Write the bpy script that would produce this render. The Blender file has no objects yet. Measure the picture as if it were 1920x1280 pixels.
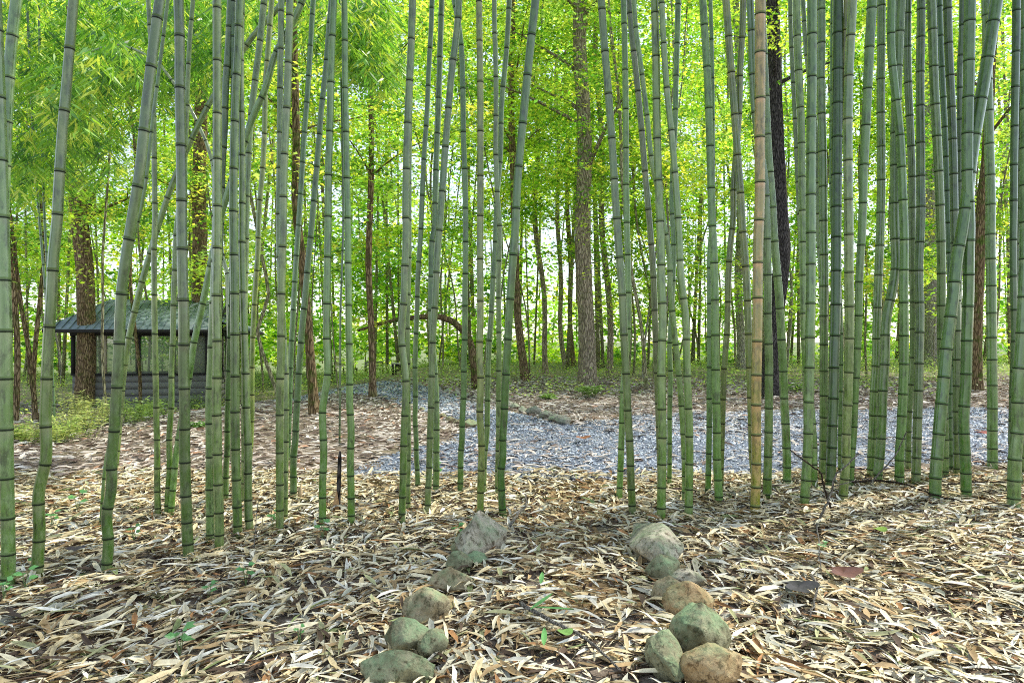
import bpy, bmesh, math, random
import numpy as np
R = math.radians
rng = np.random.default_rng(7)
random.seed(7)
scene = bpy.context.scene
col = scene.collection

# ------------------------------------------------------------------ camera
F = 1280.0            # focal length in photo pixels (1920 wide)
CH = 1.2              # eye height
cam_d = bpy.data.cameras.new('camera'); cam_d.sensor_width = 36; cam_d.lens = 24
cam_d.clip_end = 2000; cam_d.clip_start = 0.05
cam = bpy.data.objects.new('camera', cam_d); col.objects.link(cam)
cam.location = (0, 0, CH); cam.rotation_euler = (R(90), 0, 0)
scene.camera = cam

def sm(a, b, x):
    t = np.clip((x - a) / (b - a), 0, 1); return t * t * (3 - 2 * t)

def terrain(x, y):
    x = np.asarray(x, float); y = np.asarray(y, float)
    z = -0.75 * sm(3.5, 8.5, -x) * sm(8.5, 18, y)
    z = z + 0.018 * np.sin(2.1 * x + 0.6) * np.cos(1.7 * y + 1.1) + 0.010 * np.sin(5.3 * x + 2.0 * y) 
    z = z + 0.05 * np.sin(0.45 * x + 1.0) * np.sin(0.38 * y) * sm(8, 16, y)
    z = z + .3 * sm(40, 90, y)
    return z

def hit(px, py):
    """where the sight line through a photo pixel meets the ground"""
    ys = np.concatenate([np.arange(1.5, 12, .01), np.arange(12, 120, .05)])
    xs = (px - 960) * ys / F; zs = CH - (py - 640) * ys / F
    k = np.argmax(zs <= terrain(xs, ys))
    if zs[k] > terrain(xs[k], ys[k]): k = -1
    return float(xs[k]), float(ys[k]), float(terrain(xs[k], ys[k]))

# ------------------------------------------------------------------ helpers
def tag(o, label=None, cat=None, group=None, kind=None):
    if label: o['label'] = label
    if cat: o['category'] = cat
    if group: o['group'] = group
    if kind: o['kind'] = kind
    return o

def empty(name, loc, label=None, cat=None, group=None):
    o = bpy.data.objects.new(name, None); col.objects.link(o)
    o.location = loc; o.empty_display_size = .1
    return tag(o, label, cat, group)

def build(name, V, polys, mat, colors=None, parent=None, smooth=False):
    """V (n,3) world coords; polys: list of int arrays (k,3) or (k,4)"""
    V = np.asarray(V, np.float32)
    if parent is not None:
        V = V - np.array(parent.location, np.float32)
        if parent.parent is not None: V = V - np.array(parent.parent.location, np.float32)
    me = bpy.data.meshes.new(name)
    me.vertices.add(len(V)); me.vertices.foreach_set('co', V.ravel())
    polys = [np.asarray(p, np.int32) for p in polys if len(p)]
    loops = np.concatenate([p.ravel() for p in polys])
    tot = np.concatenate([np.full(len(p), p.shape[1], np.int32) for p in polys])
    st = np.concatenate([[0], np.cumsum(tot)[:-1]]).astype(np.int32)
    me.loops.add(len(loops)); me.loops.foreach_set('vertex_index', loops)
    me.polygons.add(len(tot)); me.polygons.foreach_set('loop_start', st)
    try: me.polygons.foreach_set('loop_total', tot)
    except Exception: pass
    if smooth: me.polygons.foreach_set('use_smooth', np.ones(len(tot), bool))
    if colors is not None:
        c = np.ones((len(V), 4), np.float32); c[:, :3] = colors
        a = me.color_attributes.new('Col', 'FLOAT_COLOR', 'POINT'); a.data.foreach_set('color', c.ravel())
    me.update(calc_edges=True)
    me.materials.append(mat)
    o = bpy.data.objects.new(name, me); col.objects.link(o)
    if parent is not None: o.parent = parent
    return o

def tube_np(P, rad, seg=8, cap=True):
    """P (n,3), rad (n,) -> V, quads, tris"""
    P = np.asarray(P, float); rad = np.asarray(rad, float); n = len(P)
    T = np.gradient(P, axis=0); T /= np.linalg.norm(T, axis=1)[:, None] + 1e-9
    ref = np.array([0, 1.0, 0]) if abs(T[:, 1]).mean() < .8 else np.array([1.0, 0, 0])
    A = np.cross(T, ref); A /= np.linalg.norm(A, axis=1)[:, None] + 1e-9
    B = np.cross(T, A)
    th = np.linspace(0, 2 * np.pi, seg, endpoint=False)
    V = P[:, None] + rad[:, None, None] * (A[:, None] * np.cos(th)[None, :, None] + B[:, None] * np.sin(th)[None, :, None])
    V = V.reshape(-1, 3)
    i = np.arange(n - 1)[:, None] * seg; j = np.arange(seg)[None]; k = (j + 1) % seg
    Q = np.stack([i + j, i + k, i + seg + k, i + seg + j], -1).reshape(-1, 4)
    tr = np.zeros((0, 3), int)
    if cap:
        V = np.vstack([V, P[0], P[-1]])
        a, b = len(V) - 2, len(V) - 1
        jj = np.arange(seg); kk = (jj + 1) % seg
        tr = np.vstack([np.stack([kk, jj, np.full(seg, a)], 1), np.stack([(n - 1) * seg + jj, (n - 1) * seg + kk, np.full(seg, b)], 1)])
    return V, Q, tr

class MB:
    """collects shapes for ONE part"""
    def __init__(s): s.V = []; s.Q = []; s.T = []; s.C = []; s.n = 0
    def add(s, V, Q=(), T=(), C=None):
        V = np.asarray(V, float).reshape(-1, 3)
        if len(Q): s.Q.append(np.asarray(Q) + s.n)
        if len(T): s.T.append(np.asarray(T) + s.n)
        s.V.append(V); s.n += len(V)
        c = np.ones((len(V), 3)) * (.5 if C is None else np.asarray(C)); s.C.append(c)
    def tube(s, P, r, seg=8, C=None):
        V, Q, T = tube_np(P, r, seg); s.add(V, Q, T, C)
    def box(s, c, d, rz=0, C=None, rx=0, ry=0):
        d = np.array(d, float) / 2
        b = min(.004, d.min() * .3)
        # box with chamfered vertical/horizontal edges (two-level)
        v = np.array([[x, y, z] for z in (-1, 1) for x, y in ((-1, -1), (1, -1), (1, 1), (-1, 1))], float) * d
        q = [[0, 3, 2, 1], [4, 5, 6, 7], [0, 1, 5, 4], [1, 2, 6, 5], [2, 3, 7, 6], [3, 0, 4, 7]]
        if rx: m = np.array([[1, 0, 0], [0, math.cos(rx), -math.sin(rx)], [0, math.sin(rx), math.cos(rx)]]); v = v @ m.T
        if ry: m = np.array([[math.cos(ry), 0, math.sin(ry)], [0, 1, 0], [-math.sin(ry), 0, math.cos(ry)]]); v = v @ m.T
        if rz: m = np.array([[math.cos(rz), -math.sin(rz), 0], [math.sin(rz), math.cos(rz), 0], [0, 0, 1]]); v = v @ m.T
        s.add(v + np.array(c, float), q, (), C)
    def build(s, name, mat, parent=None, smooth=False):
        polys = []
        if s.Q: polys.append(np.vstack(s.Q))
        if s.T: polys.append(np.vstack(s.T))
        return build(name, np.vstack(s.V), polys, mat, np.vstack(s.C), parent, smooth)

# ------------------------------------------------------------------ materials
def mat_new(name):
    m = bpy.data.materials.new(name); m.use_nodes = True
    nt = m.node_tree; nt.nodes.clear()
    return m, nt.nodes, nt.links
def N(ns, t, **kw):
    n = ns.new(t)
    for k, v in kw.items(): setattr(n, k, v)
    return n
def mixc(ns, ln, fac, a, b, bt='MIX'):
    n = ns.new('ShaderNodeMix'); n.data_type = 'RGBA'; n.blend_type = bt
    for i, v in ((0, fac), (6, a), (7, b)):
        if hasattr(v, 'is_linked'): ln.new(v, n.inputs[i])
        elif i == 0: n.inputs[0].default_value = v
        else: n.inputs[i].default_value = (*v, 1)
    return n.outputs[2]
def ramp(ns, ln, src, stops):
    n = ns.new('ShaderNodeValToRGB'); e = n.color_ramp.elements
    while len(e) < len(stops): e.new(.5)
    for el, (p, c) in zip(e, stops):
        el.position = p; el.color = (c, c, c, 1) if not isinstance(c, tuple) else (*c, 1)
    ln.new(src, n.inputs[0]); return n.outputs[0]
def noise(ns, ln, scale, detail=4, vec=None, rough=.55, stretch=None):
    n = ns.new('ShaderNodeTexNoise'); n.inputs['Scale'].default_value = scale
    n.inputs['Detail'].default_value = detail; n.inputs['Roughness'].default_value = rough
    if vec is None:
        g = ns.new('ShaderNodeNewGeometry'); vec = g.outputs['Position']
    if stretch:
        mp = ns.new('ShaderNodeMapping'); mp.inputs['Scale'].default_value = stretch
        ln.new(vec, mp.inputs[0]); vec = mp.outputs[0]
    ln.new(vec, n.inputs['Vector']); return n.outputs['Fac']
def bsdf(ns, ln, color, rough=.7, spec=.3, bump=None, bs=.4, bd=.01):
    b = ns.new('ShaderNodeBsdfPrincipled'); o = ns.new('ShaderNodeOutputMaterial')
    if hasattr(color, 'is_linked'): ln.new(color, b.inputs['Base Color'])
    else: b.inputs['Base Color'].default_value = (*color, 1)
    if hasattr(rough, 'is_linked'): ln.new(rough, b.inputs['Roughness'])
    else: b.inputs['Roughness'].default_value = rough
    b.inputs['Specular IOR Level'].default_value = spec
    if bump is not None:
        n = ns.new('ShaderNodeBump'); n.inputs['Strength'].default_value = bs; n.inputs['Distance'].default_value = bd
        ln.new(bump, n.inputs['Height']); ln.new(n.outputs[0], b.inputs['Normal'])
    ln.new(b.outputs[0], o.inputs[0]); return b

def vcol(ns): return N(ns, 'ShaderNodeVertexColor', layer_name='Col')

def m_leaf(name, trans=.55, gloss=.06):
    m, ns, ln = mat_new(name); c = vcol(ns).outputs[0]
    d = ns.new('ShaderNodeBsdfDiffuse'); t = ns.new('ShaderNodeBsdfTranslucent'); g = ns.new('ShaderNodeBsdfGlossy')
    ln.new(c, d.inputs[0])
    ln.new(mixc(ns, ln, 1.0, c, (1.25, 1.15, .9), 'MULTIPLY'), t.inputs[0])
    g.inputs['Roughness'].default_value = .45
    a = ns.new('ShaderNodeMixShader'); a.inputs[0].default_value = trans; ln.new(d.outputs[0], a.inputs[1]); ln.new(t.outputs[0], a.inputs[2])
    b = ns.new('ShaderNodeMixShader'); b.inputs[0].default_value = gloss; ln.new(a.outputs[0], b.inputs[1]); ln.new(g.outputs[0], b.inputs[2])
    o = ns.new('ShaderNodeOutputMaterial'); ln.new(b.outputs[0], o.inputs[0]); return m
M = {}
M['leaf'] = m_leaf('tree_leaf', .68); M['bleaf'] = m_leaf('bamboo_leaf', .5, .08); M['herb'] = m_leaf('herb_leaf', .45, .06)

def m_stalk():
    m, ns, ln = mat_new('bamboo_stalk')
    at = vcol(ns).outputs[0]; sp = ns.new('ShaderNodeSeparateColor'); ln.new(at, sp.inputs[0])
    oi = ns.new('ShaderNodeObjectInfo')
    # shift the noise per culm so no two look alike
    g = ns.new('ShaderNodeNewGeometry'); va = ns.new('ShaderNodeVectorMath'); va.operation = 'ADD'
    sc_ = ns.new('ShaderNodeVectorMath'); sc_.operation = 'SCALE'; sc_.inputs['Scale'].default_value = 37
    cb = ns.new('ShaderNodeCombineXYZ'); 
    for q in range(3): ln.new(oi.outputs['Random'], cb.inputs[q])
    ln.new(cb.outputs[0], sc_.inputs[0]); ln.new(g.outputs['Position'], va.inputs[0]); ln.new(sc_.outputs[0], va.inputs[1]); v = va.outputs[0]
    lo = mixc(ns, ln, oi.outputs['Random'], (.095, .25, .012), (.16, .25, .02))
    hi = mixc(ns, ln, oi.outputs['Random'], (.16, .235, .06), (.11, .21, .095))
    c = mixc(ns, ln, sp.outputs[1], lo, hi)
    big = noise(ns, ln, 2.6, 5, v, .7, (1, 1, .4))
    c = mixc(ns, ln, ramp(ns, ln, big, [(.42, 0.0), (.62, .7)]), c, (.22, .31, .13))
    mott = noise(ns, ln, 22, 6, v, .75, (1, 1, .5))
    c = mixc(ns, ln, ramp(ns, ln, mott, [(.46, 0.0), (.64, .75)]), c, (.33, .40, .24))
    dk = noise(ns, ln, 30, 5, v, .7, (1, 1, .35))
    c = mixc(ns, ln, ramp(ns, ln, dk, [(.50, 0.0), (.64, .8)]), c, (.035, .055, .015))
    fine = noise(ns, ln, 150, 3, v)
    c = mixc(ns, ln, ramp(ns, ln, fine, [(.60, 0.0), (.70, .45)]), c, (.46, .48, .36))
    streak = noise(ns, ln, 50, 3, v, .6, (1, 1, .025))
    c = mixc(ns, ln, ramp(ns, ln, streak, [(.45, 0.0), (.7, .5)]), c, (.06, .105, .025))
    c = mixc(ns, ln, sp.outputs[0], c, (.42, .40, .32))
    c = mixc(ns, ln, sp.outputs[2], c, (.02, .04, .012))
    c = mixc(ns, ln, 1.0, c, oi.outputs['Color'], 'MULTIPLY')
    b = bsdf(ns, ln, c, ramp(ns, ln, mott, [(.4, .25), (.65, .55)]), .6, fine, .15, .002)
    b.inputs['Coat Weight'].default_value = .8; b.inputs['Coat Roughness'].default_value = .14; b.inputs['Coat IOR'].default_value = 1.5; return m
M['stalk'] = m_stalk()

def m_ring():
    m, ns, ln = mat_new('bamboo_node'); at = vcol(ns).outputs[0]; oi = ns.new('ShaderNodeObjectInfo')
    bsdf(ns, ln, mixc(ns, ln, 1.0, at, oi.outputs['Color'], 'MULTIPLY'), .6, .25); return m
M['ring'] = m_ring()

def m_bark(name, c1, c2, moss=0.0, sc=1.0):
    m, ns, ln = mat_new(name)
    a = noise(ns, ln, 22 * sc, 6, stretch=(1, 1, .16), rough=.65); b = noise(ns, ln, 5, 4)
    v = N(ns, 'ShaderNodeTexVoronoi'); v.feature = 'DISTANCE_TO_EDGE'; v.inputs['Scale'].default_value = 30 * sc
    g = ns.new('ShaderNodeNewGeometry'); mp = ns.new('ShaderNodeMapping'); mp.inputs['Scale'].default_value = (1, 1, .16)
    ln.new(g.outputs['Position'], mp.inputs[0]); ln.new(mp.outputs[0], v.inputs['Vector'])
    crack = ramp(ns, ln, v.outputs['Distance'], [(.0, 0.0), (.16, 1.0)])
    c = mixc(ns, ln, ramp(ns, ln, a, [(.3, 0.0), (.7, 1.0)]), c1, c2)
    c = mixc(ns, ln, crack, tuple(x * .55 for x in c1), c)
    if moss: c = mixc(ns, ln, ramp(ns, ln, b, [(.5, 0.0), (.66, moss)]), c, (.09, .14, .02))
    h = ns.new('ShaderNodeMath'); h.operation = 'ADD'; ln.new(a, h.inputs[0]); ln.new(crack, h.inputs[1])
    bsdf(ns, ln, c, .9, .1, h.outputs[0], .9, .03); return m
M['bark'] = m_bark('grey_brown_bark', (.30, .24, .17), (.62, .52, .38), .25)
M['bark_red'] = m_bark('reddish_bark', (.17, .11, .06), (.46, .34, .20), .5)
M['bark_dark'] = m_bark('black_bark', (.035, .032, .03), (.17, .15, .135), .0, 1.6)
M['bark_pale'] = m_bark('pale_bark', (.36, .33, .26), (.60, .56, .46), .25)
M['bark_thin'] = m_bark('sapling_bark', (.30, .27, .15), (.55, .52, .32), .5)
M['bark_moss'] = m_bark('mossy_bark', (.18, .12, .06), (.36, .27, .15), .9)

def m_stone(name, c1, c2, c3, moss):
    m, ns, ln = mat_new(name)
    a = noise(ns, ln, 12, 6, rough=.65); b = noise(ns, ln, 30, 6, rough=.75); mo = noise(ns, ln, 9, 6, rough=.75); f = noise(ns, ln, 90, 3)
    c = mixc(ns, ln, ramp(ns, ln, a, [(.38, 0.0), (.6, 1.0)]), c1, c2)
    c = mixc(ns, ln, ramp(ns, ln, b, [(.52, 0.0), (.60, .85)]), c, c3)
    g = ns.new('ShaderNodeNewGeometry'); s = ns.new('ShaderNodeSeparateXYZ'); ln.new(g.outputs['Normal'], s.inputs[0])
    up = ramp(ns, ln, s.outputs[2], [(.1, 0.0), (.8, 1.0)])
    mm = ns.new('ShaderNodeMath'); mm.operation = 'MULTIPLY'; ln.new(up, mm.inputs[0]); ln.new(ramp(ns, ln, mo, [(.42, 0.0), (.6, moss)]), mm.inputs[1])
    c = mixc(ns, ln, mm.outputs[0], c, (.26, .38, .20))
    c = mixc(ns, ln, ramp(ns, ln, f, [(.3, .35), (.45, 0.0)]), c, (.08, .07, .04))
    h = ns.new('ShaderNodeMath'); h.operation = 'ADD'; ln.new(b, h.inputs[0]); ln.new(a, h.inputs[1])
    bsdf(ns, ln, c, .9, .15, h.outputs[0], .7, .016); return m
M['st_grey'] = m_stone('grey_boulder', (.28, .25, .18), (.54, .49, .37), (.08, .06, .035), .55)
M['st_green'] = m_stone('mossy_stone', (.17, .16, .09), (.34, .33, .20), (.055, .05, .025), .9)
M['st_tan'] = m_stone('tan_stone', (.25, .20, .11), (.44, .37, .23), (.08, .06, .03), .7)
M['st_orange'] = m_stone('orange_stone', (.34, .22, .10), (.54, .39, .21), (.12, .07, .03), .5)
M['st_path'] = m_stone('border_stone', (.24, .23, .18), (.36, .35, .28), (.12, .11, .08), .6)

def m_vc(name, rough=.8, spec=.2, mul=None):
    m, ns, ln = mat_new(name); c = vcol(ns).outputs[0]
    f = noise(ns, ln, 55, 3)
    c = mixc(ns, ln, 1.0, c, ramp(ns, ln, f, [(.3, .75), (.7, 1.15)]), 'MULTIPLY')
    bsdf(ns, ln, c, rough, spec); return m
M['litter'] = m_vc('dry_bamboo_leaf', .75, .25)
M['gravel'] = m_vc('gravel_stone', .7, .3)
M['twig'] = m_bark('twig_bark', (.24, .21, .17), (.55, .52, .45), .0, 4)
M['twig_dark'] = m_bark('dark_twig', (.05, .035, .025), (.15, .11, .08), .0, 4)
M['dryleaf'] = m_vc('broad_leaf', .7, .3)

def m_ground():
    m, ns, ln = mat_new('forest_floor')
    a = noise(ns, ln, 1.3, 6); b = noise(ns, ln, 26, 6, rough=.75); d = noise(ns, ln, 90, 4, stretch=(1, 2.2, 1), rough=.8)
    c = mixc(ns, ln, ramp(ns, ln, b, [(.35, 0.0), (.62, 1.0)]), (.08, .062, .048), (.32, .265, .21))
    c = mixc(ns, ln, ramp(ns, ln, d, [(.5, 0.0), (.64, .9)]), c, (.52, .42, .31))
    c = mixc(ns, ln, ramp(ns, ln, a, [(.5, 0.0), (.68, .35)]), c, (.16, .16, .05))
    gg = ns.new('ShaderNodeNewGeometry'); sx = ns.new('ShaderNodeSeparateXYZ'); ln.new(gg.outputs['Position'], sx.inputs[0])
    mr = ns.new('ShaderNodeMapRange'); mr.inputs[1].default_value = 20; mr.inputs[2].default_value = 42; ln.new(sx.outputs[1], mr.inputs[0])
    c = mixc(ns, ln, mr.outputs[0], c, mixc(ns, ln, b, (.10, .15, .05), (.34, .38, .20)))
    bsdf(ns, ln, c, .95, .05, b, .8, .03); return m
M['ground'] = m_ground()
def m_path():
    m, ns, ln = mat_new('gravel_bed')
    v = N(ns, 'ShaderNodeTexVoronoi'); v.inputs['Scale'].default_value = 38
    g = ns.new('ShaderNodeNewGeometry'); ln.new(g.outputs['Position'], v.inputs['Vector'])
    bw = ns.new('ShaderNodeRGBToBW'); ln.new(v.outputs['Color'], bw.inputs[0])
    c = mixc(ns, ln, bw.outputs[0], (.05, .06, .085), (.26, .31, .40))
    bsdf(ns, ln, c, .85, .2, v.outputs['Distance'], .8, .02); return m
M['path'] = m_path()
def m_soil():
    m, ns, ln = mat_new('bare_soil'); b = noise(ns, ln, 45, 6, rough=.75); a = noise(ns, ln, 4, 4)
    c = mixc(ns, ln, ramp(ns, ln, b, [(.35, 0.0), (.65, 1.0)]), (.18, .115, .05), (.52, .37, .19))
    bsdf(ns, ln, c, .95, .05, b, .8, .02); return m
M['soil'] = m_soil()
def m_flat(name, c, c2, rough=.7, spec=.3, sc=14, st=(1, 1, 1), bs=.2):
    m, ns, ln = mat_new(name); a = noise(ns, ln, sc, 5, stretch=st)
    bsdf(ns, ln, mixc(ns, ln, ramp(ns, ln, a, [(.3, 0.0), (.7, 1.0)]), c, c2), rough, spec, a, bs, .01); return m
M['roof'] = m_flat('blue_grey_metal', (.13, .18, .19), (.25, .32, .33), .6, .3, 5)
M['darkwood'] = m_flat('dark_stained_wood', (.016, .016, .015), (.04, .038, .034), .8, .2, 12, (1, 1, 6))
M['siding'] = m_flat('grey_board', (.15, .15, .14), (.22, .22, .20), .8, .2, 10, (1, 1, 6))
M['gable'] = m_flat('pale_board', (.60, .60, .50), (.74, .72, .62), .8, .2, 10, (1, 1, 6))
M['post'] = m_flat('post_wood', (.34, .29, .20), (.46, .40, .29), .8, .2, 10, (4, 4, 1))
M['grwood'] = m_flat('weathered_wood', (.40, .39, .35), (.60, .57, .52), .85, .15, 10, (1, 1, 5))
def m_screen():
    m, ns, ln = mat_new('insect_screen')
    d = ns.new('ShaderNodeBsdfDiffuse'); d.inputs[0].default_value = (.40, .44, .33, 1)
    t = ns.new('ShaderNodeBsdfTransparent'); t.inputs[0].default_value = (.8, .84, .78, 1)
    x = ns.new('ShaderNodeMixShader'); x.inputs[0].default_value = .62; ln.new(d.outputs[0], x.inputs[1]); ln.new(t.outputs[0], x.inputs[2])
    o = ns.new('ShaderNodeOutputMaterial'); ln.new(x.outputs[0], o.inputs[0]); return m
M['screen'] = m_screen()

# ------------------------------------------------------------------ setting: ground, path
def axis(a, b, fine, coarse, lo, hi):
    v = [a]
    while v[-1] < b:
        v.append(v[-1] + (fine if lo <= v[-1] < hi else coarse))
    return np.array(v)
gx = np.concatenate([axis(-400, -16, 1, 24, 0, 0), np.arange(-15, 15, .16), axis(16, 400, 1, 24, 0, 0)])
gy = np.concatenate([np.arange(-6, 24, .16), axis(24.2, 60, 1.2, 1.2, 0, 0), axis(62, 600, 1, 24, 0, 0)])
X, Y = np.meshgrid(gx, gy)
Z = terrain(X, Y)
V = np.stack([X, Y, Z], -1).reshape(-1, 3)
nx, ny = len(gx), len(gy)
i = (np.arange(ny - 1)[:, None] * nx + np.arange(nx - 1)[None]).reshape(-1)
Q = np.stack([i, i + 1, i + nx + 1, i + nx], 1)
tag(build('ground', V, [Q], M['ground'], smooth=True), kind='structure')

path_px = [(430, 745), (560, 750), (640, 737), (700, 745), (760, 762), (840, 785), (885, 802), (850, 825), (760, 845), (690, 866),
           (640, 892), (760, 902), (960, 899), (1100, 907), (1300, 896), (1500, 888), (1700, 876), (1900, 868), (2400, 868),
           (2400, 768), (1700, 769), (1300, 772), (1200, 778), (1062, 797), (1030, 792), (960, 770), (880, 749), (800, 727), (720, 712), (640, 705), (520, 712), (430, 716)]
poly = np.array([((px - 960) * (CH * F / (py - 640)) / F, CH * F / (py - 640)) for px, py in path_px])
def inpoly(x, y, P=None):
    P = poly if P is None else P
    x = np.asarray(x); y = np.asarray(y); r = np.zeros(x.shape, bool); n = len(P)
    for k in range(n):
        x1, y1 = P[k]; x2, y2 = P[k - 1]
        c = ((y1 > y) != (y2 > y)) & (x < (x2 - x1) * (y - y1) / (y2 - y1 + 1e-12) + x1)
        r ^= c
    return r
# gravel sheet: a clipped fine grid with ragged edge, 8 mm above the ground
def sheet(name, P, mat, step, dz):
    a = np.arange(P[:, 0].min(), P[:, 0].max() + step, step); b = np.arange(P[:, 1].min(), P[:, 1].max() + step, step)
    X, Y = np.meshgrid(a, b); nx = len(a)
    ins = inpoly(X + .12 * np.sin(Y * 7 + X * 3), Y + .10 * np.sin(X * 6), P)
    ok = ins[:-1, :-1] & ins[1:, :-1] & ins[:-1, 1:] & ins[1:, 1:]
    idx = (np.arange(len(b) - 1)[:, None] * nx + np.arange(nx - 1)[None])[ok]
    Q = np.stack([idx, idx + 1, idx + nx + 1, idx + nx], 1)
    used, inv = np.unique(Q, return_inverse=True)
    V = np.stack([X, Y, terrain(X, Y) + dz], -1).reshape(-1, 3)[used]
    return tag(build(name, V, [inv.reshape(-1, 4)], mat, smooth=True), kind='structure')
sheet('gravel_path', poly, M['path'], .1, .010)
soil_px = [(1000, 905), (1230, 900), (1150, 1000), (1180, 1080), (1230, 1160), (1100, 1170), (980, 1120), (960, 1000)]
soil = np.array([((px - 960) * CH / (py - 640), CH * F / (py - 640)) for px, py in soil_px])
sheet('soil_path', soil, M['soil'], .05, .006)

# ------------------------------------------------------------------ leaf litter and gravel (uncountable)
def litter(n, xy, L, W, palette, tilt, zmax, mean_dir, spread):
    """dry lanceolate leaves, folded along the midrib and bent"""
    n = len(xy)
    ln_ = L[0] + (L[1] - L[0]) * rng.random(n) ** 1.15; w = ln_ * (W[0] + (W[1] - W[0]) * rng.random(n))
    a = mean_dir(xy) + rng.normal(0, spread, n) + (rng.random(n) < .5) * np.pi
    ti = rng.normal(0, tilt, n); ro = rng.normal(0, .30, n); bend = rng.normal(.0, .10, n); side = rng.normal(0, .045, n)
    # local coords: stations along leaf
    s = np.array([0, .3, .68, 1.0]); wd = np.array([0, .95, .8, 0])
    def pt(si, lat):
        u = (s[si] - .5) * ln_; v = lat * wd[si] * w * .5 + side * ln_ * (4 * (s[si] - .5) ** 2)
        z = bend * ln_ * (1 - 4 * (s[si] - .5) ** 2) * .5 + (0.28 * w * abs(lat)) * wd[si]
        return np.stack([u, v, z], 1)
    pts = [pt(0, 0), pt(1, 1), pt(1, 0), pt(1, -1), pt(2, 1), pt(2, 0), pt(2, -1), pt(3, 0)]
    V = np.stack(pts, 1)  # n,8,3
    cr, sr = np.cos(ro)[:, None], np.sin(ro)[:, None]
    y = V[..., 1] * cr - V[..., 2] * sr; z = V[..., 1] * sr + V[..., 2] * cr; V[..., 1] = y; V[..., 2] = z
    ct, st = np.cos(ti)[:, None], np.sin(ti)[:, None]
    x = V[..., 0] * ct - V[..., 2] * st; z = V[..., 0] * st + V[..., 2] * ct; V[..., 0] = x; V[..., 2] = z
    ca, sa = np.cos(a)[:, None], np.sin(a)[:, None]
    x = V[..., 0] * ca - V[..., 1] * sa; y = V[..., 0] * sa + V[..., 1] * ca
    V[..., 0] = x + xy[:, 0:1]; V[..., 1] = y + xy[:, 1:2]
    V[..., 2] += (terrain(xy[:, 0], xy[:, 1]) + .006 + zmax * rng.random(n) ** 1.3)[:, None]
    gz = terrain(V[..., 0], V[..., 1]) + .004
    V[..., 2] = np.maximum(V[..., 2], gz)
    q = np.array([[1, 2, 5, 4], [2, 3, 6, 5]]); t = np.array([[0, 2, 1], [0, 3, 2], [4, 5, 7], [5, 6, 7]])
    b = (np.arange(n) * 8)[:, None, None]
    pc = np.array([p[1] for p in palette]); pr = np.array([p[0] for p in palette], float); pr /= pr.sum()
    c = pc[rng.choice(len(pc), n, p=pr)] * (0.75 + .5 * rng.random((n, 1)))
    C = np.repeat(c[:, None], 8, 1); C[:, 1:7:1] *= .95; C[:, 2] *= .8; C[:, 5] *= .8
    return V.reshape(-1, 3), (q[None] + b).reshape(-1, 4), (t[None] + b).reshape(-1, 3), C.reshape(-1, 3)

def scatter(n, y0, y1, ex=.88):
    """uniform on the ground inside the (widened) view wedge"""
    y = np.sqrt(y0 ** 2 + (y1 ** 2 - y0 ** 2) * rng.random(n)); x = (rng.random(n) * 2 - 1) * (ex * y + .4)
    return np.stack([x, y], 1)
cream = [(5, (.92, .82, .54)), (4, (.78, .64, .36)), (3.2, (.96, .92, .75)), (2.2, (.50, .35, .17)), (1.4, (.56, .55, .42)), (1.9, (.12, .08, .05)), (.9, (.5, .5, .25)), (.6, (.42, .22, .09)), (.25, (.30, .36, .14))]
def dirf(xy):
    return np.where(xy[:, 0] < 0, .55, -.35) + .8 * np.sin(xy[:, 0] * 1.3 + xy[:, 1] * .9)
S = MB()
near = scatter(54000, 2.0, 6.2)
bare = inpoly(near[:, 0], near[:, 1], soil) & (rng.random(len(near)) < .45)
clump = np.sin(near[:, 0] * 7 + 2 * np.sin(near[:, 1] * 5)) * np.sin(near[:, 1] * 8 + near[:, 0] * 3) > .6
near = near[~bare & ~(clump & (rng.random(len(near)) < .55))]
edge = inpoly(near[:, 0], near[:, 1] - .45 - .35 * np.sin(near[:, 0] * 2.3) * np.sin(near[:, 0] * 5.1))
near = near[~(inpoly(near[:, 0], near[:, 1]) & (rng.random(len(near)) < np.where(edge, .86, .45)))]
V, Q, T, C = litter(0, near, (.04, .185), (.08, .19), cream, .15, .04, dirf, .95); S.add(V, Q, T, C)
# fine dark crumbs between the leaves
cr_ = scatter(9000, 2.0, 5.5)
V, Q, T, C = litter(0, cr_, (.02, .05), (.2, .6), [(3, (.08, .05, .03)), (2, (.16, .10, .06)), (1, (.3, .2, .12))], .5, .025, dirf, 1.5); S.add(V, Q, T, C)
tag(S.build('leaf_litter', M['litter']), 'pale dry bamboo leaves carpeting the foreground ground', 'leaf litter', kind='stuff')
S = MB()
far = scatter(75000, 6.0, 22, .86)
far = far[~(inpoly(far[:, 0], far[:, 1]) & (rng.random(len(far)) < .66 + .22 * np.sin(far[:, 0] * 1.1 + 2 * np.sin(far[:, 1] * .8))))]
brown = [(3.5, (.70, .60, .51)), (2.0, (.50, .41, .34)), (3, (.76, .68, .58)), (1.8, (.16, .11, .085)), (.7, (.52, .30, .18)), (2.5, (.86, .80, .70))]
V, Q, T, C = litter(0, far, (.07, .19), (.12, .3), brown, .12, .03, dirf, .6); S.add(V, Q, T, C)
tag(S.build('brown_leaf_litter', M['litter']), 'brown fallen leaves covering the forest floor beyond the bamboo', 'leaf litter', kind='stuff')

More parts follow.
